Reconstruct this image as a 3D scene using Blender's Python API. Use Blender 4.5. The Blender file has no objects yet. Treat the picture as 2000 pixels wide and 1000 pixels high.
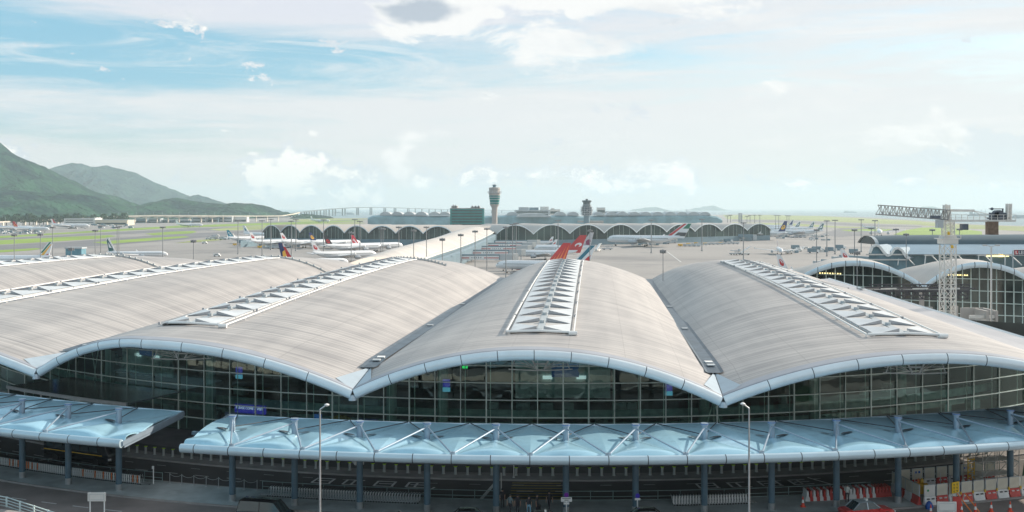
import bpy, math, random
from mathutils import Vector, Matrix, noise as mn
random.seed(7)
R = math.radians
S = bpy.context.scene
COL = S.collection
pi = math.pi
# ------------------------------------------------------------------ camera
H = 27.0            # camera height above the departures road (road is z = 0, apron is z = -8)
FP = 2000.0         # focal length in photo pixels
HY = 407.0          # horizon row in the photo
cd = bpy.data.cameras.new("camera"); cam = bpy.data.objects.new("camera", cd); COL.objects.link(cam)
S.camera = cam
cd.sensor_width = 36.0; cd.lens = 36.0 * FP / 2000.0
cam.location = (0, 0, H); cam.rotation_euler = (R(90), 0, 0)
cd.shift_y = -(500 - HY) / 2000.0
cd.clip_start = 0.5; cd.clip_end = 60000
# ------------------------------------------------------------------ sun and sky
SUN_AZ, SUN_EL = 61.0, 24.0          # azimuth to the right of the view direction, elevation
sd = Vector((math.sin(R(SUN_AZ)) * math.cos(R(SUN_EL)), math.cos(R(SUN_AZ)) * math.cos(R(SUN_EL)), math.sin(R(SUN_EL))))
ld = bpy.data.lights.new("sun", 'SUN'); sun = bpy.data.objects.new("sun", ld); COL.objects.link(sun)
ld.energy = 5.0; ld.angle = R(0.6); ld.color = (1.0, 0.88, 0.74)
sun.rotation_euler = sd.to_track_quat('Z', 'Y').to_euler()
W = bpy.data.worlds.new("World"); S.world = W; W.use_nodes = True
def build_world():
    nt = W.node_tree; N = nt.nodes; L = nt.links; N.clear()
    out = N.new('ShaderNodeOutputWorld'); bg = N.new('ShaderNodeBackground'); bg.inputs['Strength'].default_value = 0.1
    L.new(bg.outputs[0], out.inputs[0])
    sky = N.new('ShaderNodeTexSky'); sky.sky_type = 'NISHITA'; sky.sun_disc = False
    sky.sun_elevation = R(SUN_EL); sky.sun_rotation = R(SUN_AZ); sky.air_density = 1.0; sky.dust_density = 1.0; sky.ozone_density = 2.0
    tc = N.new('ShaderNodeTexCoord'); sep = N.new('ShaderNodeSeparateXYZ'); L.new(tc.outputs['Generated'], sep.inputs[0])
    X, Y, Z = sep.outputs
    def m(op, a, b=None, c=None, clamp=False):
        n = N.new('ShaderNodeMath'); n.operation = op; n.use_clamp = clamp
        for i, v in enumerate((a, b, c)):
            if v is None: continue
            if isinstance(v, (int, float)): n.inputs[i].default_value = v
            else: L.new(v, n.inputs[i])
        return n.outputs[0]
    def sm(v, a, b, lo=0.0, hi=1.0):
        n = N.new('ShaderNodeMapRange'); n.interpolation_type = 'SMOOTHSTEP'
        L.new(v, n.inputs[0]) 
        for i, q in enumerate((a, b, lo, hi)): n.inputs[i + 1].default_value = q
        return n.outputs[0]
    def nz(sx, sy, sz, scale, det, rough, off=0.0, dist=0.0):
        mp = N.new('ShaderNodeMapping'); L.new(tc.outputs['Generated'], mp.inputs[0])
        mp.inputs['Scale'].default_value = (sx, sy, sz); mp.inputs['Location'].default_value = (off, off * 1.7, off * .6)
        t = N.new('ShaderNodeTexNoise'); L.new(mp.outputs[0], t.inputs['Vector'])
        t.inputs['Scale'].default_value = scale; t.inputs['Detail'].default_value = det; t.inputs['Roughness'].default_value = rough
        t.inputs['Distortion'].default_value = dist
        return t.outputs['Fac']
    def blob(cx, cz, rx, rz):
        a = m('DIVIDE', m('SUBTRACT', X, cx), rx); b = m('DIVIDE', m('SUBTRACT', Z, cz), rz)
        q = m('ADD', m('MULTIPLY', a, a), m('MULTIPLY', b, b))
        return m('POWER', 2.718, m('MULTIPLY', q, -1.0))
    def mix(f, a, b):
        n = N.new('ShaderNodeMix'); n.data_type = 'RGBA'
        if isinstance(f, (int, float)): n.inputs[0].default_value = f
        else: L.new(f, n.inputs[0])
        for i, v in ((6, a), (7, b)):
            if isinstance(v, tuple): n.inputs[i].default_value = v + (1,)
            else: L.new(v, n.inputs[i])
        return n.outputs[2]
    # photographed blue: deeper at upper left, thinning to the right and to the horizon
    tint = N.new('ShaderNodeMix'); tint.data_type = 'RGBA'; tint.blend_type = 'MULTIPLY'; tint.inputs[0].default_value = 1
    L.new(sky.outputs[0], tint.inputs[6]); tint.inputs[7].default_value = (1.0, 1.12, 1.08, 1)
    deep = m('ADD', m('MULTIPLY', sm(X, .25, -.40, .10, .72), sm(Z, .0, .12, .1, 1)), m('MULTIPLY', blob(-.50, .2, .12, .05), .25), clamp=True)
    base = mix(deep, tint.outputs[2], (1.9, 4.15, 5.5))
    # high thin cloud in long streaks
    veil = nz(1.6, 1.6, 15.0, 2.2, 10, .60, 3.1, .9)
    fine = nz(3.2, 3.2, 34.0, 2.6, 10, .66, 9.0, .8)
    v = m('ADD', m('MULTIPLY', veil, .62), m('MULTIPLY', fine, .38))
    right = sm(X, -.42, .10, 0, .20)
    low = sm(Z, .12, .02, 0, .24)
    top = m('MULTIPLY', blob(-.27, .188, .22, .018), .34)
    band = m('ADD', m('MULTIPLY', blob(-.35, .098, .30, .012), .20), m('MULTIPLY', blob(.1, .085, .35, .02), .08))
    hole = m('ADD', m('MULTIPLY', blob(-.36, .137, .22, .018), .34), m('MULTIPLY', blob(-.55, .21, .12, .05), .20))
    hole = m('ADD', hole, m('MULTIPLY', blob(.02, .150, .30, .018), .10))
    vv = m('SUBTRACT', m('ADD', m('ADD', m('ADD', v, right), m('ADD', low, top)), band), hole)
    veilm = sm(vv, .40, .80, 0.0, .96)
    c1 = mix(veilm, base, mix(m('MULTIPLY', blob(-.2, .19, .35, .03), .8), (5.9, 6.0, 6.1), (5.5, 5.65, 6.3)))
    # bright wispy tops inside the veil
    wisp = nz(1.1, 1.1, 9.0, 3.4, 11, .68, 14.0, 1.1)
    c1 = mix(sm(wisp, .50, .72, 0, .6), c1, (6.7, 6.65, 6.6))
    hz = sm(Z, .085, -.005, 0, .85)
    c2 = mix(hz, c1, (5.5, 5.65, 5.5))
    # cumulus line above the horizon
    cum = nz(1, 1, 1.5, 17, 12, .66, 5.5, .2)
    env = m('ADD', m('MULTIPLY', blob(.03, .034, .20, .016), .20), m('MULTIPLY', blob(-.215, .030, .060, .028), .24))
    env = m('SUBTRACT', env, .07)
    env = m('ADD', env, m('MULTIPLY', blob(-.48, .050, .055, .018), .34))
    env = m('ADD', env, m('MULTIPLY', blob(.30, .020, .22, .010), .14))
    ec = m('ADD', cum, env)
    cm = sm(ec, .54, .585, 0, .95)
    core = sm(ec, .56, .72)
    cshade = nz(1, 1, 1.5, 34, 8, .65, 2.0)
    cshade2 = m('ADD', m('MULTIPLY', core, .5), m('MULTIPLY', cshade, .8))
    c3 = mix(cm, c2, mix(sm(cshade2, .38, .75), (5.1, 5.5, 5.9), (8.0, 7.8, 7.4)))
    # pale blue-grey towers at far right
    gr = nz(1, 1, 1.2, 12, 10, .6, 8.2)
    ge = m('ADD', m('MULTIPLY', blob(.430, .046, .055, .030), .42), m('MULTIPLY', blob(.35, .036, .032, .018), .38))
    gm = sm(m('ADD', gr, ge), .76, .79, 0, .55)
    c4 = mix(gm, c3, (4.9, 5.5, 5.9))
    # the larger broken clouds along the top of the picture
    big = nz(1, 1, 1.9, 8.5, 12, .64, 1.3, .4)
    be = m('ADD', m('MULTIPLY', blob(-.075, .186, .065, .022), .34), m('MULTIPLY', blob(.05, .205, .10, .020), .20))
    be = m('ADD', be, m('MULTIPLY', blob(.18, .205, .10, .018), .18))
    be = m('ADD', be, m('MULTIPLY', blob(.42, .21, .10, .02), .17))
    be = m('ADD', be, m('MULTIPLY', blob(-.21, .193, .03, .010), .14))
    be = m('ADD', be, m('MULTIPLY', blob(-.245, .136, .022, .005), .30))
    be = m('SUBTRACT', be, sm(X, -.10, -.20, 0, .20))
    for q in ((-.270, .073, .011, .0035), (-.19, .072, .010, .006), (-.245, .052, .010, .004), (.06, .186, .006, .003), (-.015, .186, .006, .003)):
        be = m('ADD', be, m('MULTIPLY', blob(*q), .34))
    bb = m('ADD', big, be)
    bm = sm(bb, .57, .67, 0, .95)
    dk = nz(1, 1, 1.6, 12, 8, .6, 4.4)
    dark = m('MULTIPLY', sm(m('ADD', m('MULTIPLY', blob(-.090, .190, .060, .015), .60), m('MULTIPLY', dk, 1.1)), .72, .98), sm(bb, .58, .74))
    dark = m('ADD', dark, m('MULTIPLY', sm(dk, .48, .68, 0, .25), sm(X, -.02, .05)), clamp=True)
    c5 = mix(bm, c4, mix(dark, (7.0, 7.0, 6.9), (3.5, 4.0, 4.6)))
    L.new(c5, bg.inputs['Color'])
build_world()
S.view_settings.view_transform = 'Standard'; S.view_settings.look = 'None'
S.view_settings.exposure = 0.5; S.view_settings.gamma = 1.0
S.cycles.max_bounces = 8; S.cycles.transparent_max_bounces = 16; S.cycles.volume_bounces = 1
S.cycles.sample_clamp_indirect = 4.0
# ------------------------------------------------------------------ materials
MATS = {}
def mat(name, col, rough=.6, metal=0.0, var=.10, scale=1.0, coat=0.0, emis=None, es=0.0, bump=0.0, stretch=None, spec=None, dirt=None):
    if name in MATS: return MATS[name]
    m = bpy.data.materials.new(name); m.use_nodes = True; MATS[name] = m
    nt = m.node_tree; N = nt.nodes; L = nt.links; b = N['Principled BSDF']
    b.inputs['Roughness'].default_value = rough; b.inputs['Metallic'].default_value = metal
    if coat: b.inputs['Coat Weight'].default_value = coat; b.inputs['Coat Roughness'].default_value = .08
    if spec is not None: b.inputs['Specular IOR Level'].default_value = spec
    tc = N.new('ShaderNodeTexCoord'); mp = N.new('ShaderNodeMapping'); L.new(tc.outputs['Object'], mp.inputs[0])
    if stretch: mp.inputs['Scale'].default_value = stretch
    t = N.new('ShaderNodeTexNoise'); t.inputs['Scale'].default_value = scale; t.inputs['Detail'].default_value = 6
    L.new(mp.outputs[0], t.inputs['Vector'])
    r = N.new('ShaderNodeValToRGB'); L.new(t.outputs['Fac'], r.inputs[0])
    r.color_ramp.elements[0].position = .3; r.color_ramp.elements[1].position = .7
    lo = [c * (1 - var) for c in col]; hi = [min(1, c * (1 + var)) for c in col]
    r.color_ramp.elements[0].color = lo + [1]; r.color_ramp.elements[1].color = hi + [1]
    last = r.outputs[0]
    if dirt:
        t2 = N.new('ShaderNodeTexNoise'); t2.inputs['Scale'].default_value = dirt[1]; t2.inputs['Detail'].default_value = 8; t2.inputs['Roughness'].default_value = .65
        L.new(tc.outputs['Object'], t2.inputs['Vector'])
        r2 = N.new('ShaderNodeValToRGB'); r2.color_ramp.elements[0].position = dirt[2]; r2.color_ramp.elements[1].position = dirt[2] + .14
        r2.color_ramp.elements[0].color = (0, 0, 0, 1); L.new(t2.outputs['Fac'], r2.inputs[0])
        mx = N.new('ShaderNodeMix'); mx.data_type = 'RGBA'; L.new(r2.outputs[0], mx.inputs[0]); L.new(last, mx.inputs[6]); mx.inputs[7].default_value = tuple(dirt[0]) + (1,)
        last = mx.outputs[2]
    L.new(last, b.inputs['Base Color'])
    if bump:
        bp = N.new('ShaderNodeBump'); bp.inputs['Strength'].default_value = bump; bp.inputs['Distance'].default_value = .1
        L.new(t.outputs['Fac'], bp.inputs['Height']); L.new(bp.outputs[0], b.inputs['Normal'])
    if emis:
        b.inputs['Emission Color'].default_value = tuple(emis) + (1,); b.inputs['Emission Strength'].default_value = es
    return m
def glass(name, tint, refl=.08, rough=.02):
    if name in MATS: return MATS[name]
    m = bpy.data.materials.new(name); m.use_nodes = True; MATS[name] = m
    nt = m.node_tree; N = nt.nodes; L = nt.links; N.clear()
    o = N.new('ShaderNodeOutputMaterial'); mx = N.new('ShaderNodeMixShader'); tr = N.new('ShaderNodeBsdfTransparent'); gl = N.new('ShaderNodeBsdfGlossy')
    tr.inputs[0].default_value = tint + (1,); gl.inputs['Roughness'].default_value = rough; gl.inputs[0].default_value = (.72, .92, .88, 1)
    fr = N.new('ShaderNodeFresnel'); fr.inputs[0].default_value = 1.5; ad = N.new('ShaderNodeMath'); ad.operation = 'ADD'; ad.inputs[1].default_value = refl
    tc = N.new('ShaderNodeTexCoord'); t = N.new('ShaderNodeTexNoise'); t.inputs['Scale'].default_value = .35; t.inputs['Detail'].default_value = 2
    L.new(tc.outputs['Object'], t.inputs['Vector'])
    bp = N.new('ShaderNodeBump'); bp.inputs['Strength'].default_value = .2; bp.inputs['Distance'].default_value = .1; L.new(t.outputs['Fac'], bp.inputs['Height'])
    L.new(bp.outputs[0], gl.inputs['Normal'])
    L.new(fr.outputs[0], ad.inputs[0]); L.new(ad.outputs[0], mx.inputs[0]); L.new(tr.outputs[0], mx.inputs[1]); L.new(gl.outputs[0], mx.inputs[2]); L.new(mx.outputs[0], o.inputs[0])
    return m
def roof_mat():
    m = bpy.data.materials.new("roof_metal"); m.use_nodes = True
    nt = m.node_tree; N = nt.nodes; L = nt.links; b = N['Principled BSDF']
    b.inputs['Roughness'].default_value = .52; b.inputs['Metallic'].default_value = .15
    uv = N.new('ShaderNodeUVMap'); uv.uv_map = 'UVMap'
    def nz(sx, sy, sc, det):
        mp = N.new('ShaderNodeMapping'); mp.inputs['Scale'].default_value = (sx, sy, 1); L.new(uv.outputs[0], mp.inputs[0])
        t = N.new('ShaderNodeTexNoise'); t.inputs['Scale'].default_value = sc; t.inputs['Detail'].default_value = det; L.new(mp.outputs[0], t.inputs['Vector']); return t.outputs['Fac']
    a = nz(.05, 2.2, 1.0, 6); c = nz(.09, .28, 1.0, 4); d = nz(.35, .03, 1.0, 2)
    def mm(op, x, y):
        n = N.new('ShaderNodeMath'); n.operation = op
        for i, v in enumerate((x, y)):
            if isinstance(v, (int, float)): n.inputs[i].default_value = v
            else: L.new(v, n.inputs[i])
        return n.outputs[0]
    s = mm('ADD', mm('MULTIPLY', a, .5), mm('ADD', mm('MULTIPLY', c, .3), mm('MULTIPLY', d, .2)))
    r = N.new('ShaderNodeValToRGB'); L.new(s, r.inputs[0])
    r.color_ramp.elements[0].position = .40; r.color_ramp.elements[1].position = .58
    r.color_ramp.elements[0].color = (.30, .288, .285, 1); r.color_ramp.elements[1].color = (.485, .46, .44, 1)
    # standing seams every 0.6 m and a cross joint every 9 m
    sx = N.new('ShaderNodeSeparateXYZ'); L.new(uv.outputs[0], sx.inputs[0])
    seam = mm('LESS_THAN', mm('FRACT', mm('DIVIDE', sx.outputs[1], 1.2), 0), .13)
    jt = mm('LESS_THAN', mm('FRACT', mm('DIVIDE', sx.outputs[0], 5.9), 0), .012)
    k = mm('MAXIMUM', mm('MULTIPLY', seam, .34), mm('MULTIPLY', jt, .35))
    mx = N.new('ShaderNodeMix'); mx.data_type = 'RGBA'; L.new(k, mx.inputs[0]); L.new(r.outputs[0], mx.inputs[6]); mx.inputs[7].default_value = (.16, .15, .145, 1)
    L.new(mx.outputs[2], b.inputs['Base Color'])
    return m
M_ROOF = roof_mat()
M_SOFFIT = mat('soffit_metal', (.16, .165, .16), .6, .1, .15, .6)
M_FASCIA = mat('fascia_panel', (.74, .82, .86), .32, .25, .05, .5)
M_STRIP = mat('edge_flashing', (.33, .35, .39), .5, .2, .08, .4)
M_DARK = mat('dark_joint', (.05, .065, .08), .7)
M_GUT = mat('gutter_lining', (.08, .11, .14), .45, .3, .25, .7)
M_WHITE = mat('white_paint', (.78, .79, .78), .45, 0, .05, .6)
M_OFFW = mat('weathered_white', (.62, .61, .58), .6, 0, .14, .4)
M_SKYL = mat('skylight_panel', (.58, .61, .63), .4, .05, .14, .5)
M_GUSS = mat('gusset_panel', (.42, .50, .56), .4, .2, .08, .6)
M_MULL = mat('mullion_metal', (.74, .86, .80), .4, .3, .10, .8)
M_STEEL = mat('stainless_steel', (.55, .57, .58), .3, .8, .08, 2)
M_COLB = mat('blue_grey_paint', (.085, .15, .20), .42, .1, .12, 1.2)
M_CAN = mat('canopy_skin', (.35, .59, .72), .25, .15, .10, .5, coat=.3, dirt=((.30, .50, .61), .5, .54))
M_CPIPE = mat('canopy_edge_metal', (.52, .66, .74), .28, .35, .05, .6)
M_MAST = mat('mast_metal', (.30, .38, .46), .35, .4, .08, .8)
M_GLASS = glass('facade_glass', (.74, .92, .86), .10)
M_GLASSR = glass('side_glass', (.30, .42, .42), .16)
M_ASPH = mat('asphalt', (.065, .062, .062), .85, 0, .22, .35, bump=.15, dirt=((.075, .07, .068), .12, .55))
M_ASPH2 = mat('worn_asphalt', (.215, .19, .182), .85, 0, .20, .3, bump=.15, dirt=((.27, .245, .23), .10, .54))
M_PAVE = mat('paving', (.36, .41, .42), .7, 0, .25, .5, dirt=((.46, .52, .53), .22, .54))
M_PAVED = mat('kerbside_paving', (.085, .08, .08), .7, 0, .25, .4)
M_KERB = mat('kerb_concrete', (.30, .28, .27), .8, 0, .15, .8)
M_LINE = mat('road_paint', (.55, .56, .55), .7, 0, .18, 2)
M_YLINE = mat('yellow_road_paint', (.36, .26, .05), .7, 0, .2, 2)
M_APRON = mat('apron_concrete', (.285, .272, .262), .9, 0, .12, .012, stretch=(.3, 1, 1), dirt=((.20, .195, .195), .008, .50))
M_TAXI = mat('taxiway_asphalt', (.17, .17, .18), .9, 0, .12, .01, stretch=(.2, 1, 1))
M_GRASS = mat('airfield_grass', (.20, .30, .045), .95, 0, .22, .012, stretch=(.25, 1, 1))
M_GRASS2 = mat('pale_grass', (.27, .31, .12), .95, 0, .25, .008, stretch=(.2, 1, 1))
M_BLACK = mat('black_paint', (.012, .013, .016), .18, 0, .1, 2, coat=.6)
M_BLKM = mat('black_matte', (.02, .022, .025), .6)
M_RUB = mat('rubber', (.02, .02, .02), .8)
M_CGLASS = mat('car_glass', (.03, .05, .055), .08, 0, .1, 1, coat=.5)
M_RED = mat('red_paint', (.50, .03, .03), .35, 0, .08, 1, coat=.3)
M_BRED = mat('red_plastic', (.50, .055, .045), .5, 0, .16, 2)
M_BWHT = mat('white_plastic', (.70, .70, .69), .5, 0, .12, 2)
M_YEL = mat('yellow_paint', (.70, .42, .03), .5, 0, .1, 2)
M_ORG = mat('orange_paint', (.75, .20, .03), .5, 0, .1, 2)
M_LIME = mat('lime_cap', (.45, .70, .05), .5, 0, .1, 2)
M_BLUE = mat('blue_paint', (.02, .10, .40), .5, 0, .1, 2)
M_GREYB = mat('blue_grey_cladding', (.16, .24, .29), .4, .2, .12, .15)
M_GREYL = mat('light_grey_cladding', (.42, .46, .48), .5, .1, .1, .1)
M_CONC = mat('concrete', (.40, .38, .36), .8, 0, .12, .2)
M_TEAL = mat('teal_glazing', (.03, .22, .21), .2, .2, .2, .15)
M_DGLZ = mat('dark_glazing', (.035, .06, .06), .12, .1, .5, .07)
M_FUS = mat('aircraft_white', (.74, .76, .78), .3, 0, .03, .1, coat=.3)
M_ENG = mat('engine_grey', (.42, .45, .48), .35, .4)
# ------------------------------------------------------------------ tagging
def tag(o, label=None, cat=None, group=None, kind=None):
    if label: o['label'] = label
    if cat: o['category'] = cat
    if group: o['group'] = group
    if kind: o['kind'] = kind
    return o
def thing(name, loc, label, cat, group=None, rz=0):
    o = bpy.data.objects.new(name, None); COL.objects.link(o); o.empty_display_size = .3
    o.location = loc; o.rotation_euler = (0, 0, rz)
    return tag(o, label, cat, group)
KIDS = {}
def kids(o):
    return KIDS.get(o.name, [])
def clone(o, parent=None, loc=None, rz=None, label=None, group=None, z=None):
    c = o.copy(); COL.objects.link(c)
    if parent: c.parent = parent; KIDS.setdefault(parent.name, []).append(c)
    for ch in kids(o): clone(ch, c)
    if loc is not None: c.location = loc
    if rz is not None: c.rotation_euler = (0, 0, rz)
    if label: c['label'] = label
    if group: c['group'] = group
    return c
class MB:
    def __init__(s): s.v = []; s.f = []; s.mi = []; s.uv = {}
    def add(s, vs, fs, k=0):
        n = len(s.v); s.v += [tuple(v) for v in vs]
        for f in fs: s.f.append([n + i for i in f]); s.mi.append(k)
        return s
    def box(s, c, d, k=0, rz=0, M=None):
        x, y, z = [q / 2 for q in d]
        P = [Vector((a * x, b * y, e * z)) for e in (-1, 1) for b in (-1, 1) for a in (-1, 1)]
        if rz: m = Matrix.Rotation(rz, 3, 'Z'); P = [m @ p for p in P]
        if M: P = [M @ p for p in P]
        c = Vector(c); P = [p + c for p in P]
        return s.add(P, [(0, 2, 3, 1), (4, 5, 7, 6), (0, 1, 5, 4), (2, 6, 7, 3), (0, 4, 6, 2), (1, 3, 7, 5)], k)
    def bar(s, a, b, w, h=None, k=0):      # square bar between two points
        a, b = Vector(a), Vector(b); h = h or w; d = b - a; L = d.length
        if L < 1e-6: return s
        q = d.to_track_quat('Y', 'Z').to_matrix()
        return s.box((a + b) / 2, (w, L, h), k, M=q)
    def tube(s, a, b, r, n=8, k=0, r2=None, caps=True):
        a, b = Vector(a), Vector(b); r2 = r if r2 is None else r2
        q = (b - a).to_track_quat('Z', 'Y').to_matrix(); P = []
        for c, rr in ((a, r), (b, r2)):
            for i in range(n):
                t = 2 * pi * i / n; P.append(c + q @ Vector((rr * math.cos(t), rr * math.sin(t), 0)))
        F = [(i, (i + 1) % n, n + (i + 1) % n, n + i) for i in range(n)]
        if caps: F += [tuple(range(n - 1, -1, -1)), tuple(range(n, 2 * n))]
        return s.add(P, F, k)
    def lathe(s, c, prof, n=12, k=0, ks=None):
        c = Vector(c); P = []
        for (r, z) in prof:
            for i in range(n):
                t = 2 * pi * i / n; P.append(c + Vector((r * math.cos(t), r * math.sin(t), z)))
        b = len(s.v); s.v += [tuple(p) for p in P]
        for j in range(len(prof) - 1):
            for i in range(n):
                s.f.append([b + j * n + i, b + j * n + (i + 1) % n, b + (j + 1) * n + (i + 1) % n, b + (j + 1) * n + i]); s.mi.append(ks[j] if ks else k)
        s.f.append([b + i for i in range(n - 1, -1, -1)]); s.mi.append(ks[0] if ks else k)
        s.f.append([b + (len(prof) - 1) * n + i for i in range(n)]); s.mi.append(ks[-1] if ks else k)
        return s
    def loft(s, rings, k=0, closed=True, caps=True, ks=None):
        n = len(rings[0]); b = len(s.v)
        for r in rings: s.v += [tuple(p) for p in r]
        for j in range(len(rings) - 1):
            for i in range(n if closed else n - 1):
                i2 = (i + 1) % n
                s.f.append([b + j * n + i, b + j * n + i2, b + (j + 1) * n + i2, b + (j + 1) * n + i]); s.mi.append(ks(j, i) if ks else k)
        if caps and closed:
            s.f.append([b + i for i in range(n - 1, -1, -1)]); s.mi.append(k)
            s.f.append([b + (len(rings) - 1) * n + i for i in range(n)]); s.mi.append(k)
        return s
    def prism(s, poly, vec, k=0):           # extrude a 3-D polygon by a vector
        n = len(poly); vec = Vector(vec); P = [Vector(p) for p in poly]; P += [p + vec for p in P]
        F = [tuple(range(n)), tuple(range(2 * n - 1, n - 1, -1))] + [(i, n + i, n + (i + 1) % n, (i + 1) % n) for i in range(n)]
        return s.add(P, F, k)
    def build(s, name, mats, parent=None, smooth=False, world=True, auto=None):
        me = bpy.data.meshes.new(name)
        off = Vector((0, 0, 0))
        if parent is not None and world:
            p = parent
            while p is not None: off += Vector(p.location); p = p.parent
        me.from_pydata([tuple(Vector(v) - off) for v in s.v], [], s.f)
        for m_ in (mats if isinstance(mats, (list, tuple)) else [mats]): me.materials.append(m_)
        me.polygons.foreach_set('material_index', s.mi)
        if smooth: me.polygons.foreach_set('use_smooth', [True] * len(me.polygons))
        me.update()
        if auto is not None:
            me.polygons.foreach_set('use_smooth', [True] * len(me.polygons)); me.set_sharp_from_angle(angle=R(auto))
        o = bpy.data.objects.new(name, me); COL.objects.link(o)
        if parent is not None: o.parent = parent; KIDS.setdefault(parent.name, []).append(o)
        return o
def struct(name, mb, m, **k):
    return tag(mb.build(name, m, **k), kind='structure')
def P(px, py, d):                            # point seen at photo pixel px,py at distance d
    return Vector(((px - 1000) / FP * d, d, H - (py - HY) / FP * d))
def Gd(py, z=-8.0): return (H - z) * FP / (py - HY)
def G(px, py, z=-8.0):
    d = Gd(py, z); return Vector(((px - 1000) / FP * d, d, z))
RA = 131.6
def A(s, off=0.0, z=0.0):                    # coordinates along the curved kerb: s metres along, off metres towards the hall
    f = s / RA; r = RA - off
    return Vector((6 + r * math.sin(f), 90.2 + RA - r * math.cos(f), z))
def SP(px, off):                             # kerb distance s at which offset curve off crosses the sight line of photo column px
    lo, hi = -150.0, 120.0
    for _ in range(50):
        m_ = (lo + hi) / 2; p = A(m_, off)
        if 1000 + p.x / p.y * FP < px: lo = m_
        else: hi = m_
    return (lo + hi) / 2
def Adir(s): return s / RA                   # rotation about z of the local frame
def strip(mb, s0, s1, o0, o1, z, n=40, k=0, zt=None):
    rows = [[A(s0 + (s1 - s0) * i / n, o0, z), A(s0 + (s1 - s0) * i / n, o1, z)] for i in range(n + 1)]
    if zt is None:
        return mb.loft(rows, k, closed=False)
    rows = [[A(s0 + (s1 - s0) * i / n, o0, z), A(s0 + (s1 - s0) * i / n, o0, zt), A(s0 + (s1 - s0) * i / n, o1, zt), A(s0 + (s1 - s0) * i / n, o1, z)] for i in range(n + 1)]
    return mb.loft(rows, k)
def txt(body, size, M4, m, parent=None, name='lettering', ext=.01, align='CENTER'):
    c = bpy.data.curves.new(name, 'FONT'); c.body = body; c.size = size; c.extrude = ext; c.align_x = align; c.align_y = 'CENTER'
    o = bpy.data.objects.new('tmp', c); COL.objects.link(o)
    dg = bpy.context.evaluated_depsgraph_get(); me = bpy.data.meshes.new_from_object(o.evaluated_get(dg)); COL.objects.unlink(o); bpy.data.objects.remove(o)
    me.transform(M4); me.materials.clear(); me.materials.append(m)
    q = bpy.data.objects.new(name, me); COL.objects.link(q)
    if parent is not None:
        off = Vector((0, 0, 0)); p = parent
        while p is not None: off += Vector(p.location); p = p.parent
        me.transform(Matrix.Translation(-off)); q.parent = parent; KIDS.setdefault(parent.name, []).append(q)
    return q
# ================================================================== SETTING
mb = MB()
mb.add([(-30000, -600, -12), (30000, -600, -12), (30000, 30000, -12), (-30000, 30000, -12)], [(0, 1, 2, 3)])
def sea_mat():
    m = bpy.data.materials.new('sea_water'); m.use_nodes = True; nt = m.node_tree; N = nt.nodes; L = nt.links; b = N['Principled BSDF']
    b.inputs['Base Color'].default_value = (.10, .17, .19, 1); b.inputs['Roughness'].default_value = .28
    tc = N.new('ShaderNodeTexCoord'); mp = N.new('ShaderNodeMapping'); mp.inputs['Scale'].default_value = (.02, .05, 1); L.new(tc.outputs['Object'], mp.inputs[0])
    t = N.new('ShaderNodeTexNoise'); t.inputs['Scale'].default_value = 1; t.inputs['Detail'].default_value = 6; L.new(mp.outputs[0], t.inputs['Vector'])
    bp = N.new('ShaderNodeBump'); bp.inputs['Strength'].default_value = .6; bp.inputs['Distance'].default_value = 1.5; L.new(t.outputs['Fac'], bp.inputs['Height']); L.new(bp.outputs[0], b.inputs['Normal'])
    return m
struct('sea', mb, sea_mat())
# reclaimed airport island
shore = [G(2300, 463), G(2000, 441), G(1900, 438), G(1820, 432), G(1700, 424.5), G(1600, 421.5), G(1450, 418.5), G(1380, 420), G(1200, 423), G(1000, 424), G(720, 426), G(640, 425.5), G(560, 423.5)]
poly = [Vector((-5200, -600, -8)), Vector((1600, -600, -8))] + shore + [Vector((-2600, 7500, -8)), Vector((-5200, 7500, -8))]
mb = MB(); mb.add(poly, [tuple(range(len(poly)))])
mb.add([p for q in zip(shore, [s + Vector((0, 6, -4.5)) for s in shore]) for p in q], [(2 * i, 2 * i + 2, 2 * i + 3, 2 * i + 1) for i in range(len(shore) - 1)])
struct('ground', mb, M_APRON)
def sheet(name, pts, z, m, kind='structure', **k):
    mb = MB(); mb.add([G(a, b, z) for a, b in pts], [tuple(range(len(pts)))]); return tag(mb.build(name, m), kind=kind, **k)
TX = [[(-80, 482), (0, 479), (120, 473), (230, 465), (320, 458), (440, 453), (560, 446), (700, 441), (720, 444), (560, 452), (440, 460), (330, 470), (200, 480), (0, 489), (-80, 494)],
      [(-80, 468), (0, 465.5), (120, 459.5), (250, 452), (380, 445.5), (560, 441.5), (640, 439), (640, 440.5), (560, 444), (400, 449.5), (260, 456.5), (120, 462.5), (0, 468.5), (-80, 471)],
      [(560, 432), (720, 427), (720, 429), (600, 434), (400, 442), (250, 447), (250, 446)],
      [(1430, 429), (1560, 431), (1700, 438), (1800, 441), (1800, 444), (1700, 442.5), (1560, 435), (1430, 432)],
      [(1640, 446), (1720, 446), (1760, 449), (1700, 458), (1640, 463), (1600, 458)]]
for t in TX: sheet('taxiway', t, -7.94, M_TAXI)
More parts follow.
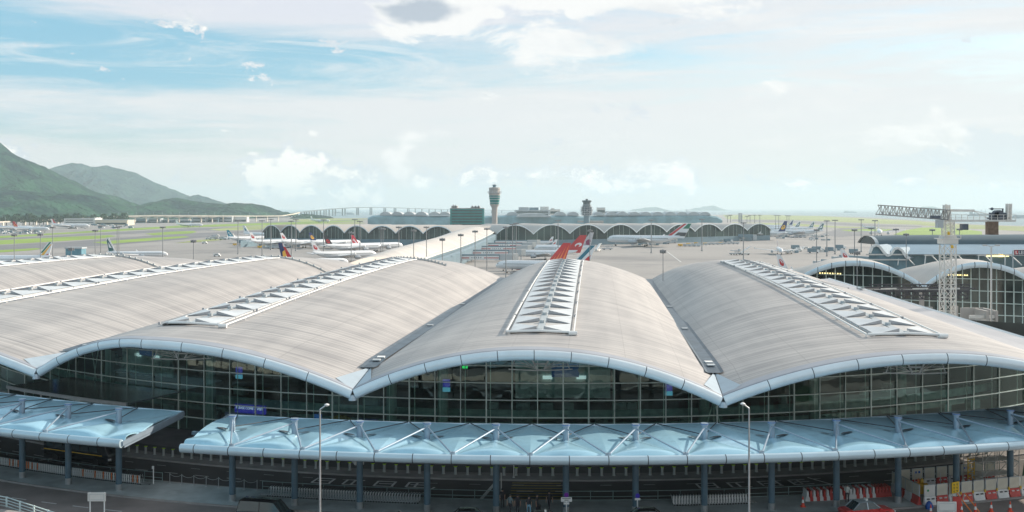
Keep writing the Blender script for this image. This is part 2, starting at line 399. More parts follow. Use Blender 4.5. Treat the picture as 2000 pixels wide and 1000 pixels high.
GR = [([(-60, 471), (0, 469.3), (120, 463), (215, 459), (228, 461), (200, 465.5), (100, 472), (0, 477.5), (-60, 480)], M_GRASS),
      ([(-60, 464), (0, 461), (119, 454.5), (246, 446.5), (340, 441), (560, 434), (700, 430), (715, 431.5), (600, 437), (480, 441), (340, 445), (246, 450.5), (119, 457.5), (0, 465), (-60, 468)], M_GRASS),
      ([(283, 456.5), (330, 452.5), (378, 451), (385, 453), (372, 456), (300, 459.5)], M_GRASS),
      ([(180, 473), (280, 465.5), (360, 461), (371, 463), (300, 469.5), (210, 476.5)], M_GRASS),
      ([(-60, 492), (0, 488.5), (70, 484.5), (82, 486), (60, 489), (0, 493), (-60, 497)], M_GRASS),
      ([(340, 475), (380, 469), (420, 467), (440, 468), (400, 472)], M_GRASS2),
      ([(408, 448), (470, 443), (560, 438), (700, 433.5), (716, 436), (640, 441), (560, 446.5), (430, 450.5)], M_GRASS2),
      ([(566, 429), (640, 426.5), (718, 426.8), (718, 428), (640, 431), (590, 433)], M_GRASS2),
      ([(1412, 420), (1500, 420.3), (1600, 422), (1700, 427), (1800, 432), (1800, 439), (1700, 436.2), (1560, 430), (1420, 428)], M_GRASS2),
      ([(1800, 433), (1880, 438.8), (2000, 442.3), (2060, 447), (2060, 459), (1990, 451), (1900, 447), (1800, 440)], M_GRASS2),
      ([(1430, 434), (1560, 437), (1640, 442), (1740, 445), (1640, 445), (1560, 441), (1430, 437)], M_GRASS2),
      ([(1766, 450), (1800, 444.5), (1850, 443.5), (1918, 452), (1918, 459), (1850, 462), (1790, 462), (1745, 458)], M_GRASS),
      ([(1640, 449), (1700, 447), (1745, 447.5), (1730, 451), (1660, 452)], M_GRASS)]
for g, m in GR: tag(sheet('grass', g, -7.88, m), kind='stuff')
# faint painted lines on the apron
mb = MB()
def gline(a, b, w, z=-7.9):
    a, b = G(*a), G(*b); d = (b - a).normalized(); n = Vector((-d.y, d.x, 0)) * w / 2
    mb.add([Vector((q.x, q.y, z)) for q in (a - n, b - n, b + n, a + n)], [(0, 1, 2, 3)])
gline((1302, 491), (1330, 512), .8); gline((1300, 491), (1230, 480), .5)
for i in range(16):
    x = 1180 + 27 * i; gline((x, 484 - i * .7), (x + 12, 484.4 - i * .7), .6)
for i in range(9): gline((1170 + 38 * i, 497 - i), (1186 + 38 * i, 497.4 - i), .6)
for i in range(7): gline((330 + 30 * i, 481 - i), (345 + 30 * i, 481 - i), .6)
struct('apron_marking', mb, M_LINE)
# hills
def hill(name, crest, d, run, m, seed, back=1.0, amp=.30):
    n = 170; rows = []
    x0, x1 = crest[0][0], crest[-1][0]
    NV = 46
    for i in range(n + 1):
        px = x0 + (x1 - x0) * i / n
        for a, b in zip(crest, crest[1:]):
            if a[0] <= px <= b[0]:
                t = (px - a[0]) / (b[0] - a[0]); py = a[1] + (b[1] - a[1]) * t; break
        py += 2.0 * mn.noise(Vector((px * .04, seed, 0))) + 1.2 * mn.noise(Vector((px * .13, seed, 5)))
        hgt = max(1.0, H - (py - HY) / FP * d + 9)
        row = []
        for j in range(NV + 1):
            v = -1 + 2 * j / NV            # -1 front foot, 0 crest, 1 back foot
            dd = d + (v * run if v < 0 else v * run * back)
            X = (px - 1000) / FP * d
            fall = (1 - abs(v)) ** 1.12
            w = abs(v) * (1 - abs(v)) * 4
            q = Vector((X / 300, dd / 700, seed * 3.1))
            rg = 1 - abs(mn.noise(q)) * 2
            rg2 = 1 - abs(mn.noise(q * 2.7)) * 2
            h = hgt * (fall + amp * w * (rg - .55) + amp * .6 * w * (rg2 - .5)) + 5 * mn.noise(q * 14) * w
            row.append((X + 60 * w * mn.noise(q * .8), dd, max(-9.5, -9 + h)))
        rows.append(row)
    mb = MB(); mb.loft(rows, closed=False)
    return struct(name, mb, m, smooth=True)
def hill_mat(name, c1, c2):
    m = bpy.data.materials.new(name); m.use_nodes = True; nt = m.node_tree; N = nt.nodes; L = nt.links; b = N['Principled BSDF']; b.inputs['Roughness'].default_value = 1
    b.inputs['Specular IOR Level'].default_value = .1
    tc = N.new('ShaderNodeTexCoord')
    t = N.new('ShaderNodeTexNoise'); t.inputs['Scale'].default_value = .006; t.inputs['Detail'].default_value = 12; t.inputs['Roughness'].default_value = .7; L.new(tc.outputs['Object'], t.inputs['Vector'])
    r = N.new('ShaderNodeValToRGB'); L.new(t.outputs['Fac'], r.inputs[0]); r.color_ramp.elements[0].position = .42; r.color_ramp.elements[1].position = .58
    r.color_ramp.elements[0].color = c1 + (1,); r.color_ramp.elements[1].color = c2 + (1,); L.new(r.outputs[0], b.inputs['Base Color'])
    t2 = N.new('ShaderNodeTexNoise'); t2.inputs['Scale'].default_value = .035; t2.inputs['Detail'].default_value = 8; L.new(tc.outputs['Object'], t2.inputs['Vector'])
    bp = N.new('ShaderNodeBump'); bp.inputs['Strength'].default_value = 1; bp.inputs['Distance'].default_value = 45; L.new(t2.outputs['Fac'], bp.inputs['Height']); L.new(bp.outputs[0], b.inputs['Normal'])
    return m
HM1 = hill_mat('forest_slope', (.001, .020, .026), (.026, .088, .050)); HM2 = hill_mat('grassy_peak', (.004, .034, .046), (.030, .080, .070))
hill('hills', [(-420, 150), (-160, 200), (-60, 252), (0, 290), (40, 309), (75, 328), (110, 348), (160, 372), (200, 390), (245, 408), (300, 420)], 4000, 1000, HM1, 1.3)
hill('hills', [(20, 420), (70, 352), (107, 331), (140, 317), (160, 320), (180, 327), (208, 322), (230, 329), (268, 339), (300, 358), (335, 376), (370, 392), (400, 405), (430, 421)], 7600, 1500, HM2, 4.2)
hill('hills', [(-300, 330), (-100, 352), (0, 368), (50, 374), (90, 378), (130, 376), (180, 383), (215, 394), (245, 405), (275, 421)], 3400, 800, HM1, 7.7, amp=.36)
hill('hills', [(310, 418), (335, 400), (352, 390), (372, 383), (386, 381), (398, 385), (415, 391), (432, 396), (460, 410), (490, 420)], 6600, 900, HM2, 9.1)
hill('hills', [(215, 421), (250, 408), (290, 397), (325, 388), (345, 386), (375, 391), (400, 396), (430, 398), (460, 395.5), (490, 397), (510, 404), (530, 413), (545, 421)], 3900, 700, HM1, 12.4, amp=.24)
hill('hills', [(575, 425), (590, 419), (600, 417.5), (612, 418), (630, 421), (645, 425)], 3600, 150, HM1, 15.0, amp=.05)
# far, faint islands on the horizon
for (a, b, h, d) in ((1235, 1300, 2.2, 15000), (1345, 1420, 3.2, 17000), (1790, 1830, 3, 14000)):
    hill('hills', [(a, 410), ((a + b) / 2 - 8, 407 - h), ((a + b) / 2 + 12, 407 - h * 1.3), (b, 410)], d, 500, HM1, a * .1, amp=.05)
# ------------------------------------------------------------------ forecourt
mb = MB(); mb.add([(-260, -120, -.03), (150, -120, -.03), (150, 150, -.03), (-260, 150, -.03)], [(0, 1, 2, 3)])
mb.box((-55, 15, -4.1), (409, 268, 7.9)); struct('forecourt_deck', mb, M_PAVED)
s0, s1 = -105, 78
mb = MB(); strip(mb, s0, s1, -10.5, -1.5, 0.0, 60); struct('road', mb, M_ASPH2)
mb = MB(); strip(mb, s0, s1, -12.2, -10.5, -.02, 60, zt=.9); struct('road_divider', mb, M_KERB)
mb = MB(); strip(mb, s0, s1, -21, -12.2, 0.0, 60); struct('outer_road', mb, M_ASPH)  # second road and its low walls, added to break up the glass reflections
mb = MB(); strip(mb, s0, s1, -21.6, -21, -.02, 60, zt=1.0); struct('parapet', mb, M_CONC)
mb = MB(); strip(mb, s0, s1, 4.2, 11.0, 0.004, 60); struct('inner_road', mb, M_ASPH)
mb = MB(); strip(mb, s0, s1, -1.35, 4.1, -.02, 60, zt=.14); struct('island_pavement', mb, M_PAVE)
mb = MB(); strip(mb, s0, s1, -1.5, -1.35, -.02, 60, zt=.15); strip(mb, s0, s1, 4.1, 4.25, -.02, 60, zt=.15); strip(mb, s0, s1, 11.0, 11.2, -.02, 60, zt=.15); struct('kerb', mb, M_KERB)
mb = MB(); strip(mb, s0, s1, 11.2, 13.6, -.02, 60, zt=.14); struct('kerb_apron', mb, mat('light_paving', (.20, .19, .185), .7, 0, .25, .5))
mb = MB(); strip(mb, s0, s1, 13.6, 16.2, -.02, 60, zt=.139); struct('pavement', mb, M_PAVED)
mb = MB(); strip(mb, s0, s1, 16.2, 24.0, -.02, 60, zt=.143); struct('pavement', mb, mat('mauve_paving', (.15, .135, .145), .6, 0, .25, .5))
# lane markings
mb = MB()
def dashes(a, b, off, L, gap, w=.12):
    s = a
    while s < b:
        strip(mb, s, min(b, s + L), off - w / 2, off + w / 2, .012, 3); s += L + gap
dashes(-80, 60, 7.4, 1.7, 2.2); dashes(-80, -12, -5.2, 1.7, 1.8, .16); dashes(-80, 60, 9.6, 1.2, 3.4, .08)
strip(mb, 45, 60, -4.6, -4.4, .012, 6)
def dmark(s, o, ds, do, w=.22):
    a, b = A(s, o, .012), A(s + ds, o + do, .012); d = (b - a).normalized(); n = Vector((-d.y, d.x, 0)) * w / 2
    mb.add([a - n, b - n, b + n, a + n], [(0, 1, 2, 3)])
dmark(-9.2, 4.6, 1.0, 6.2, .34); dmark(27.0, 7.2, -1.2, 3.0, .2); dmark(-15.2, 6, .8, 2.2, .2); dmark(-62, 5.4, 2.4, 4.2, .2)
def glyphs(s, seed, n):       # large painted road characters, seen edge-on
    rr = random.Random(seed)
    for i in range(n):
        c = s + i * 3.4
        dmark(c, 7.9, 2.1, 0, .22); dmark(c, 9.6, 1.9, 0, .22)
        dmark(c, 7.9, 0, 1.8, .24); dmark(c + (.9 if i % 2 else 1.9), 7.9, 0, 1.8, .24)
        if i != 1: dmark(c + .3, 8.8, 1.7, 0, .2)
glyphs(-27.6, 3, 4); glyphs(13.0, 5, 4); glyphs(36.0, 8, 2)
struct('lane_marking', mb, M_LINE)
mb = MB()
for i in range(7): strip(mb, -6.5, -1.3, 4.7 + i * .92, 4.9 + i * .92, .014, 4)
struct('crossing_marking', mb, M_YLINE)
# ================================================================== TERMINAL HALL
# valley lines and ridge lines: (X, Y) at the front eave and at the far end
VAL = [((-142, 142), (-105, 258)), ((-99, 128), (-65, 250)), ((-52.1, 112.6), (-31.5, 247)), ((-15.5, 100), (-1.8, 242)), ((19.8, 96.5), (31.8, 237)), ((58, 94), (66, 236))]
RID = [((-120, 135), (-84, 254)), ((-79, 120.5), (-46, 248)), ((-38, 105.5), (-19.5, 244)), ((2.1, 97.6), (13.3, 240)), ((40.4, 95.5), (46.5, 237))]
ZRP = [(0, 13.5), (.07, 13.75), (.2, 14.6), (.42, 15.75), (.62, 16.3), (.75, 16.5), (.87, 16.15), (1, 14.6)]
def lerpt(T, t):
    t = max(0, min(1, t))
    for a, b in zip(T, T[1:]):
        if t <= b[0]:
            k = (t - a[0]) / (b[0] - a[0]); return a[1] + (b[1] - a[1]) * k
    return T[-1][1]
def zr(t):
    return (lerpt(ZRP, t - .04) + lerpt(ZRP, t) * 2 + lerpt(ZRP, t + .04)) / 4
def zv(t): return 9.35 + .95 * min(1, t / .055) if t < .055 else 10.3
def roofpt(i, u, t, dz=0):
    V = VAL[i] if u < 0 else VAL[i + 1]; Rr = RID[i]; a = abs(u)
    rx = Rr[0][0] + (Rr[1][0] - Rr[0][0]) * t; ry = Rr[0][1] + (Rr[1][1] - Rr[0][1]) * t
    vx = V[0][0] + (V[1][0] - V[0][0]) * t; vy = V[0][1] + (V[1][1] - V[0][1]) * t
    z = zv(t) + (zr(t) - zv(t)) * (1 - a ** 2.05)
    bow = 0
    return Vector((rx + (vx - rx) * a, ry + (vy - ry) * a + bow, z + dz))
def roof_z(X, Y):
    for i in range(5):
        t = .05
        for _ in range(12):
            L0 = roofpt(i, -1, t); C0 = roofpt(i, 0, t); R0 = roofpt(i, 1, t)
            u = (X - C0.x) / ((R0.x - C0.x) if X > C0.x else (C0.x - L0.x))
            if abs(u) > 1.3: break
            p = roofpt(i, max(-1, min(1, u)), t); t = max(0, min(1, t + (Y - p.y) / 141))
        if abs(u) <= 1.0: return roofpt(i, u, t).z
    return 10.0
hall = thing('terminal_building', (0, 100, 0), 'huge terminal hall under pale wave shaped vault roofs, dark glass front behind the canopies', 'terminal')
NU, NT = 44, 40
for i in range(5):
    mb = MB(); rows = []; rows2 = []
    for j in range(NT + 1):
        t = (j / NT) ** 1.25
        rows.append([roofpt(i, -1 + 2 * k / NU, t) for k in range(NU + 1)])
        rows2.append([roofpt(i, -1 + 2 * k / NU, t, -.55) for k in range(NU + 1)])
    nv = NU + 1
    mb.loft(rows, 0, closed=False); nb = len(mb.v); mb.loft(rows2, 1, closed=False)
    for k in range(NU):
        mb.f.append([k, nb + k, nb + k + 1, k + 1]); mb.mi.append(1)
        a = NT * nv + k; mb.f.append([a, a + 1, nb + a + 1, nb + a]); mb.mi.append(2)
    for j in range(NT):
        for e in (0, NU):
            a = j * nv + e; mb.f.append([a, a + nv, nb + a + nv, nb + a]); mb.mi.append(1)
    rf = mb.build('vault_roof', [M_ROOF, M_SOFFIT, M_WHITE], hall, auto=40)
    me = rf.data; uvl = me.uv_layers.new(name='UVMap')
    vuv = []
    for j in range(NT + 1):
        for k in range(NU + 1):
            vuv.append(((-1 + 2 * k / NU) * 19 + 50 * i, ((j / NT) ** 1.25) * 142 + i * 37))
    vuv = vuv + vuv
    for lp in me.loops: uvl.data[lp.index].uv = vuv[lp.vertex_index] if lp.vertex_index < len(vuv) else (0, 0)
    # flashing strip and rounded edge panels along the front eave
    fa = MB(); st = MB(); n = 60
    rings = []; srow = []
    for k in range(n + 1):
        u = -1 + 2 * k / n
        p = roofpt(i, u, 0); q = roofpt(i, max(-1, u - .02), 0); r_ = roofpt(i, min(1, u + .02), 0)
        tg = (r_ - q).normalized(); nrm = Vector((-tg.x * tg.z, 0, 1)).normalized(); fw = Vector((0, -1, 0))
        nrm = tg.cross(fw); nrm = nrm if nrm.z > 0 else -nrm
        c = p - nrm * .50 + fw * .25
        ring = []
        for a in range(14):
            an = 2 * pi * a / 14
            ring.append(c + fw * (.40 * math.cos(an)) + nrm * (.50 * math.sin(an)))
        rings.append(ring)
        srow.append([p + Vector((0, 1.5, .10)) , p + fw * .12 + nrm * .06, c + nrm * .5 + fw * .05])
    jt = 10
    def kk(j, i2): return 1 if (j % (n // jt) == 0) and False else 0
    fa.loft(rings, 0, ks=kk)
    for q in range(1, jt):
        idx = q * n // jt; ring = rings[idx]; c = sum(ring, Vector()) / 14
        tg = (rings[idx + 1][0] - rings[idx - 1][0]).normalized()
        big = [c + (p - c) * 1.03 for p in ring]
        fa.loft([[p - tg * .035 for p in big], [p + tg * .035 for p in big]], 1)
    fs = fa.build('eave_edge_panel', [M_FASCIA, M_DARK], rf, auto=35)
    st.loft(srow, 0, closed=False); st.build('eave_flashing', M_STRIP, rf)
    # skylight ladder along the ridge
    NS = 17; t0, t1 = .075, .78
    for q in range(NS):
        ta, tb = t0 + (t1 - t0) * q / NS, t0 + (t1 - t0) * (q + 1) / NS
        mbk = MB(); w = 3.15
        c0, c1 = roofpt(i, 0, ta), roofpt(i, 0, tb); ax = (c1 - c0); Lp = ax.length; ax.normalize()
        lat = Vector((ax.y, -ax.x, 0)).normalized()
        drop = (roofpt(i, 0, ta).z - roofpt(i, w / 18.5, ta).z)
        for sg in (-1, 1):
            o0 = c0 + lat * sg * w + Vector((0, 0, .22 - drop)) + ax * .05; o1 = c0 + lat * sg * w + ax * (Lp - .1) + Vector((0, 0, .24 - drop))
            b0 = c0 + lat * sg * .38 + ax * (Lp * .16) + Vector((0, 0, .20)); ap = b0 + Vector((0, 0, .42))
            mbk.add([o0, o1, ap, b0], [(0, 1, 2)], 0); mbk.add([o0, ap, b0], [(0, 1, 2)], 1); mbk.add([o1, b0, ap], [(0, 1, 2)], 1)
            ci = c0 + lat * sg * .38 + Vector((0, 0, .16)); cj = ci + ax * Lp
            mbk.add([ci, cj, o1 - Vector((0, 0, .06)), o0 - Vector((0, 0, .06))], [(0, 1, 2, 3)], 2)
            mbk.add([o0 - Vector((0, 0, .06)), o1 - Vector((0, 0, .06)), o1 - Vector((0, 0, .4)), o0 - Vector((0, 0, .4))], [(0, 1, 2, 3)], 0)
            if q % 2 == 0: mbk.box(o0 + lat * sg * .35 + Vector((0, 0, .0)), (.24, .28, .3), 1)
        mbk.add([c0 - lat * .38 + Vector((0, 0, .2)), c0 + lat * .38 + Vector((0, 0, .2)), c0 + lat * .38 + ax * Lp + Vector((0, 0, .2)), c0 - lat * .38 + ax * Lp + Vector((0, 0, .2))], [(0, 1, 2, 3)], 3)
        mbk.tube(c0 + lat * 0 + Vector((0, 0, .2)), c0 + Vector((0, 0, .5)), .3, 8, 3)
        mbk.build('skylight', [M_SKYL, mat('skylight_side', (.40, .41, .43), .4, .1), mat('skylight_base', (.52, .50, .48), .5), M_GREYL], rf)
    rb = MB()
    for sg, kx in ((-1, 0), (1, 0)):
        prev = None
        for q in range(NS * 2 + 1):
            t = t0 + (t1 - t0) * q / (NS * 2); c = roofpt(i, sg * 3.75 / 18.5, t, .28)
            if prev: rb.bar(prev, c, .14, .14)
            if q % 2 == 0: rb.bar(c, c - Vector((0, 0, .3)), .1); 
            prev = c
    a, b = roofpt(i, -3.75 / 18.5, t0, .32), roofpt(i, 3.75 / 18.5, t0, .32); m_ = roofpt(i, 0, t0, .32)
    rb.tube(a - Vector((0, .5, 0)), m_ - Vector((0, .5, 0)), .14, 8); rb.tube(m_ - Vector((0, .5, 0)), b - Vector((0, .5, 0)), .14, 8); rb.tube(b + Vector((-.6, -.6, -.1)), b + Vector((.3, -.6, -.1)), .24, 10)
    rb.build('skylight_rail', M_WHITE, rf)
# white gutter boxes along the far crest
rb = MB()
for i, ua, ub in ((0, -.6, .9), (1, -.9, .95), (2, -.3, .5)):
    prev = None
    for q in range(41):
        c = roofpt(i, ua + (ub - ua) * q / 40, .80, .18)
        if prev: rb.bar(prev, c, .35, .32, q % 2 * 0)
        if q % 2 == 0: rb.box(c + Vector((0, 0, .12)), (.28, .5, .5), 1)
        prev = c
rb.build('crest_gutter', [M_OFFW, M_GREYL], hall)
# valley gutters
for i in range(1, 5):
    g = MB(); rows = []
    for j in range(33):
        t = .045 + (1 - .045) * j / 32
        a = roofpt(i, -1, t); w = .62
        rows.append([a + Vector((-w - .3, 0, .50)), a + Vector((-w, 0, .36)), a + Vector((w, 0, .36)), a + Vector((w + .3, 0, .50))])
    g.loft(rows, 0, closed=False)
    for t, m_ in ((.085, 1), (.07, 2), (.30, 2), (.52, 2)):
        a = roofpt(i, -1, t, .45); g.box(a, (.8, .9, .12), m_)
    g.build('valley_gutter', [M_GUT, M_WHITE, M_GREYL], hall)
    # hip of the beak at the front tip
    a = roofpt(i, -1, 0); b = MB(); back = roofpt(i, -1, .055)
    l = roofpt(i - 1, .91, .006, .06); r_ = roofpt(i, -.91, .006, .06); tip = a + Vector((0, -.35, .0)); bk = back + Vector((0, -.6, .12))
    b.add([l, tip, r_, bk, a + Vector((0, .3, -.3))], [(0, 1, 3), (1, 2, 3), (0, 4, 1), (1, 4, 2)], 0)
    b.bar(bk, tip, .07, .07, 1); b.lathe(tip + Vector((0, -.1, -1.0)), [(.42, 0), (.36, .3), (.2, .5)], 8, 0)
    b.build('valley_beak', [M_GUSS, M_DARK], hall)
# right-hand flat margin strip with white rim
mb = MB(); rows = []
for j in range(30):
    t = j / 29; a = roofpt(4, 1, t, .25); o = Vector((63.5 + 10.5 * t, 92 + 148 * t, 9.95 + .6 * t)); o.x = max(o.x, a.x + 3)
    rows.append([a, a * .5 + o * .5 + Vector((0, 0, -.1)), o, o + Vector((.35, 0, .18)), o + Vector((.6, 0, .1)), o + Vector((.6, 0, -.8))])
mb.loft(rows, closed=False, ks=lambda j, i: 1 if i >= 2 else 0); mb.build('margin_strip', [mat('margin_metal', (.40, .40, .42), .5, .1, .06, .2), M_WHITE], hall)
mb = MB(); a = [Vector((64 + 10.5 * t, 92 + 148 * t, 9.6)) for t in (.28, .5, .75, 1)]
mb.loft([[p, Vector((p.x, p.y, -8))] for p in a], closed=False); mb.build('side_wall', M_CONC, hall)
# glass front following the kerb curve, 24 m behind the canopy columns
OFFG = 24.0
sL, sR = -92, 84
gl = MB(); mu = MB(); tr = MB()
def topz(s, off=OFFG): p = A(s, off); return roof_z(p.x, p.y) - .55
BND = [SP(px, OFFG) for px in range(-250, 2190, 50)]; npan = len(BND) - 1; sL, sR = BND[0], BND[-1]
for k in range(npan):
    a, b = BND[k], BND[k + 1]; rows = []
    for q in range(4):
        s = a + (b - a) * q / 3; rows.append([A(s, OFFG, topz(s)), A(s, OFFG, .1)])
    gl.loft(rows, closed=False)
gl.build('glass_wall', M_GLASS, hall)
for k in range(npan + 1):
    s = BND[k]; t = topz(s); w = .10 if k % 3 else .15
    a = A(s, OFFG - .12); mu.box((a.x, a.y, t / 2), (w, .12, t), 0, rz=Adir(s))
    a = A(s + .45 * (1 if s < -8 else 0), OFFG + .9); mu.box((a.x, a.y, t / 2), (.08, .08, t), 0, rz=Adir(s))
z = 1.75
while z < 13:
    run = None; n = npan * 2
    for q in range(n + 1):
        s = sL + (sR - sL) * q / n; ok = topz(s) > z + .15
        if q and ok and okp:
            mu.bar(A(sp, OFFG - .14, z), A(s, OFFG - .14, z), .10, .11, 0)
        sp, okp = s, ok
    z += 1.92
mu.build('mullion_frame', M_MULL, hall)
# vertical bracing just behind some bays
for s in (SP(120, 24), SP(172, 24), SP(1400, 24)): 
    t = topz(s); tr.bar(A(s - 1.5, OFFG + 1.0, 1), A(s + 1.5, OFFG + 1.0, t - 1), .09); tr.bar(A(s + 1.5, OFFG + 1.0, 1), A(s - 1.5, OFFG + 1.0, t - 1), .09)
tr.build('bracing', M_MULL, hall)
# dark metal trusses hanging in the mouth of each vault
for i in range(1, 5):
    c = roofpt(i, 0, .075, -1.75); tb = MB(); y = c.y; z = c.z
    w2, hh = 3.3, 1.75
    for sg in (-1, 1):
        tb.bar((c.x + sg * 1.9, y - 2.5, z + 1.2), (c.x + sg * .62, y - 2.5, z - 1.15), .16)
        tb.bar((c.x + sg * .62, y - 2.5, z - 1.15), (c.x + sg * .35, y - 2.5, z - hh), .16)
        tb.bar((c.x + sg * .3, y - 2.5, z - hh - .05), (c.x + sg * w2, y - 2.5, z - hh + .08), .11)
        tb.bar((c.x + sg * (w2 - .3), y - 2.5, z - hh + .1), (c.x + sg * (w2 - 1.2), y - 2.5, z + .9), .08)
        for e in (.0, .5, 1):
            tb.bar((c.x + sg * .4, y - 2.4, z - hh + .1), (c.x + sg * (w2 - .3), y - 2.0 + e, z - 1.2 + e * 1.1), .05)
        tb.bar((c.x + sg * .6, y - 2.2, z - 1.2), (c.x + sg * (w2 - .5), y - 2.2, z - 1.1), .05)
    tb.bar((c.x - .62, y - 2.5, z - 1.12), (c.x + .62, y - 2.5, z - 1.12), .16); tb.bar((c.x - .38, y - 2.5, z - hh), (c.x + .38, y - 2.5, z - hh), .16)
    tb.box((c.x, y - 2.3, z - .35), (.6, .3, .5), 1)
    tb.build('roof_truss', [mat('truss_paint', (.75, .73, .68), .5), M_TEAL], hall)
    # roof rib under the soffit
    rb = MB()
    for t in (.115, .2):
        prev = None
        for q in range(31):
            p = roofpt(i, -1 + 2 * q / 30, t, -.85)
            if prev: rb.bar(prev, p, .3, .5)
            prev = p
    rb.build('roof_rib', mat('rib_paint', (.09, .09, .085), .6), hall)
# interior: floor, back wall, columns, balconies
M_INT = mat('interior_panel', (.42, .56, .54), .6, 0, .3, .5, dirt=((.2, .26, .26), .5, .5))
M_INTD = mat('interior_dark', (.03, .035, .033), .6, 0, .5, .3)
mb = MB(); strip(mb, sL, sR, 24.2, 62, .15, 40); mb.build('hall_floor', mat('hall_floor_stone', (.14, .15, .145), .3, 0, .25, .3), hall)
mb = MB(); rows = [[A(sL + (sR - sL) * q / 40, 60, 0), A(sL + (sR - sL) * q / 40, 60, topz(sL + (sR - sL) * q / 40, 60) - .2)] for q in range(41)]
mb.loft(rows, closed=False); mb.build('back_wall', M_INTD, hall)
for s_ in (sL, sR): mb = MB(); mb.loft([[A(s_, 24.3 + q * 4.5, 0), A(s_, 24.3 + q * 4.5, 9.3)] for q in range(9)], closed=False); mb.build('blocking_screen', M_INTD, hall)  # partitions added to keep outside sunlight out of the view through the glass
mb = MB(); strip(mb, sL, sR, 30, 30.3, 2.3, 40, zt=3.3); strip(mb, sL, sR, 31, 31.2, .9, 40, zt=1.6); mb.build('balcony_rail', mat('balcony_panel', (.24, .36, .34), .3, 0, .25, 1), hall)
for s in [SP(q_, 27.5) for q_ in (215, 412, 765, 865, 1375, 20, 1590, 1760)]:
    p = A(s, 27.5); mb = MB(); mb.tube((p.x, p.y, .1), (p.x, p.y, roof_z(p.x, p.y) - .6), .62, 16); mb.build('hall_column', mat('column_paint', (.32, .44, .40), .5, 0, .08, .5), hall, auto=40)
def panel(s, off, w, z0, z1, m, name='wall_panel', dep=.25):
    p = A(s, off); mb = MB(); mb.box((p.x, p.y, (z0 + z1) / 2), (w, dep, z1 - z0), 0, rz=Adir(s)); return mb.build(name, m, hall)
M_WHL = mat('lit_white_sign', (.8, .85, .85), .5, 0, .02, 1, emis=(.7, .9, .95), es=.35)
M_SCR = mat('screen_blue', (.01, .03, .09), .2, 0, .6, 1.4, emis=(.03, .10, .28), es=.12)
for s in (SP(1092, 34), SP(285, 34)):
    panel(s + .6, 34, 11.5, 4.0, 8.6, M_INT); panel(s + 1.0, 33.7, 3.3, 6.6, 8.2, M_SCR, 'departure_screen')
    for q in (-1.9, 3.6):
        panel(s + q, 33.7, 1.15, 6.35, 6.75, M_WHL, 'check_in_sign')
        p = A(s + q, 33.6, 7.5); mb = MB(); mb.tube(p, p + Vector((0, -.12, 0)), .42, 16); mb.build('hall_clock', M_OFFW, hall)
    panel(s + 1.2, 31.5, 9, 4.3, 4.45, M_INTD, 'desk_canopy')
M_ADB = mat('advert_purple', (.05, .045, .30), .4, 0, .1, 1, emis=(.05, .05, .5), es=.25)
sg = s7 = SP(489, 25.5); sg = panel(s7, 25.5, 4.3, 2.5, 3.5, M_ADB, 'advert_sign'); p = A(s7, 25.3, 3.1)
txt('PLEASE COME & VISIT', .40, Matrix.Translation(p) @ Matrix.Rotation(Adir(s7), 4, 'Z') @ Matrix.Rotation(R(90), 4, 'X'), M_WHL, sg)
panel(SP(470, 25.6), 25.6, 4.4, 1.5, 2.4, mat('advert_pale', (.30, .30, .48), .4), 'advert_board')
def advert_food():
    s8 = SP(667, 25.6); p = A(s8, 25.6, 1.2); mb = MB(); q = Matrix.Rotation(Adir(s8), 3, 'Z')
    pl = [p + q @ Vector((2.2 * math.cos(t), 0, 1.75 * math.sin(t))) for t in [pi * k / 14 for k in range(15)]]
    mb.prism(pl, (0, .2, 0)); return mb.build('advert_arch', mat('advert_gold', (.28, .19, .05), .5, 0, .9, 9), hall)
advert_food(); panel(SP(621, 25.7), 25.7, .9, 1.3, 2.9, mat('advert_blue', (.03, .12, .40), .4, emis=(.03, .15, .5), es=.15), 'advert_board'); panel(SP(718, 25.7), 25.7, 2.4, 1.4, 2.7, mat('advert_lilac', (.18, .18, .45), .4), 'advert_board')
for s, z0 in ((SP(467, 26), 7.0), (SP(872, 26), 6.6), (SP(1306, 26), 6.2), (SP(108, 26), 7.0)):
    panel(s, 26, .8, z0, z0 + .85, M_ADB, 'flight_sign'); panel(s, 26, .85, z0 - .55, z0 - .08, mat('sign_cyan', (.10, .35, .5), .4, emis=(.15, .5, .7), es=.3), 'flight_sign')
panel(SP(908, 27), 27, .6, 8.6, 8.9, mat('exit_green', (.02, .5, .1), .4, emis=(.05, .9, .2), es=.5), 'exit_sign')
p = A(SP(453, 25), 25, 9.1); txt('G', .9, Matrix.Translation(p) @ Matrix.Rotation(Adir(-40), 4, 'Z') @ Matrix.Rotation(R(90), 4, 'X'), M_WHL, hall)
# desks and clutter inside
rr = random.Random(4)
mb = MB()
for k in range(60):
    s = rr.uniform(sL, sR - 10); o = rr.choice((30.5, 38, 45)); p = A(s, o, .15); mb.box(p + Vector((0, 0, .6)), (rr.uniform(.8, 2.4), .8, 1.2), 0, rz=Adir(s))
mb.build('check_in_desks', M_INT, hall)
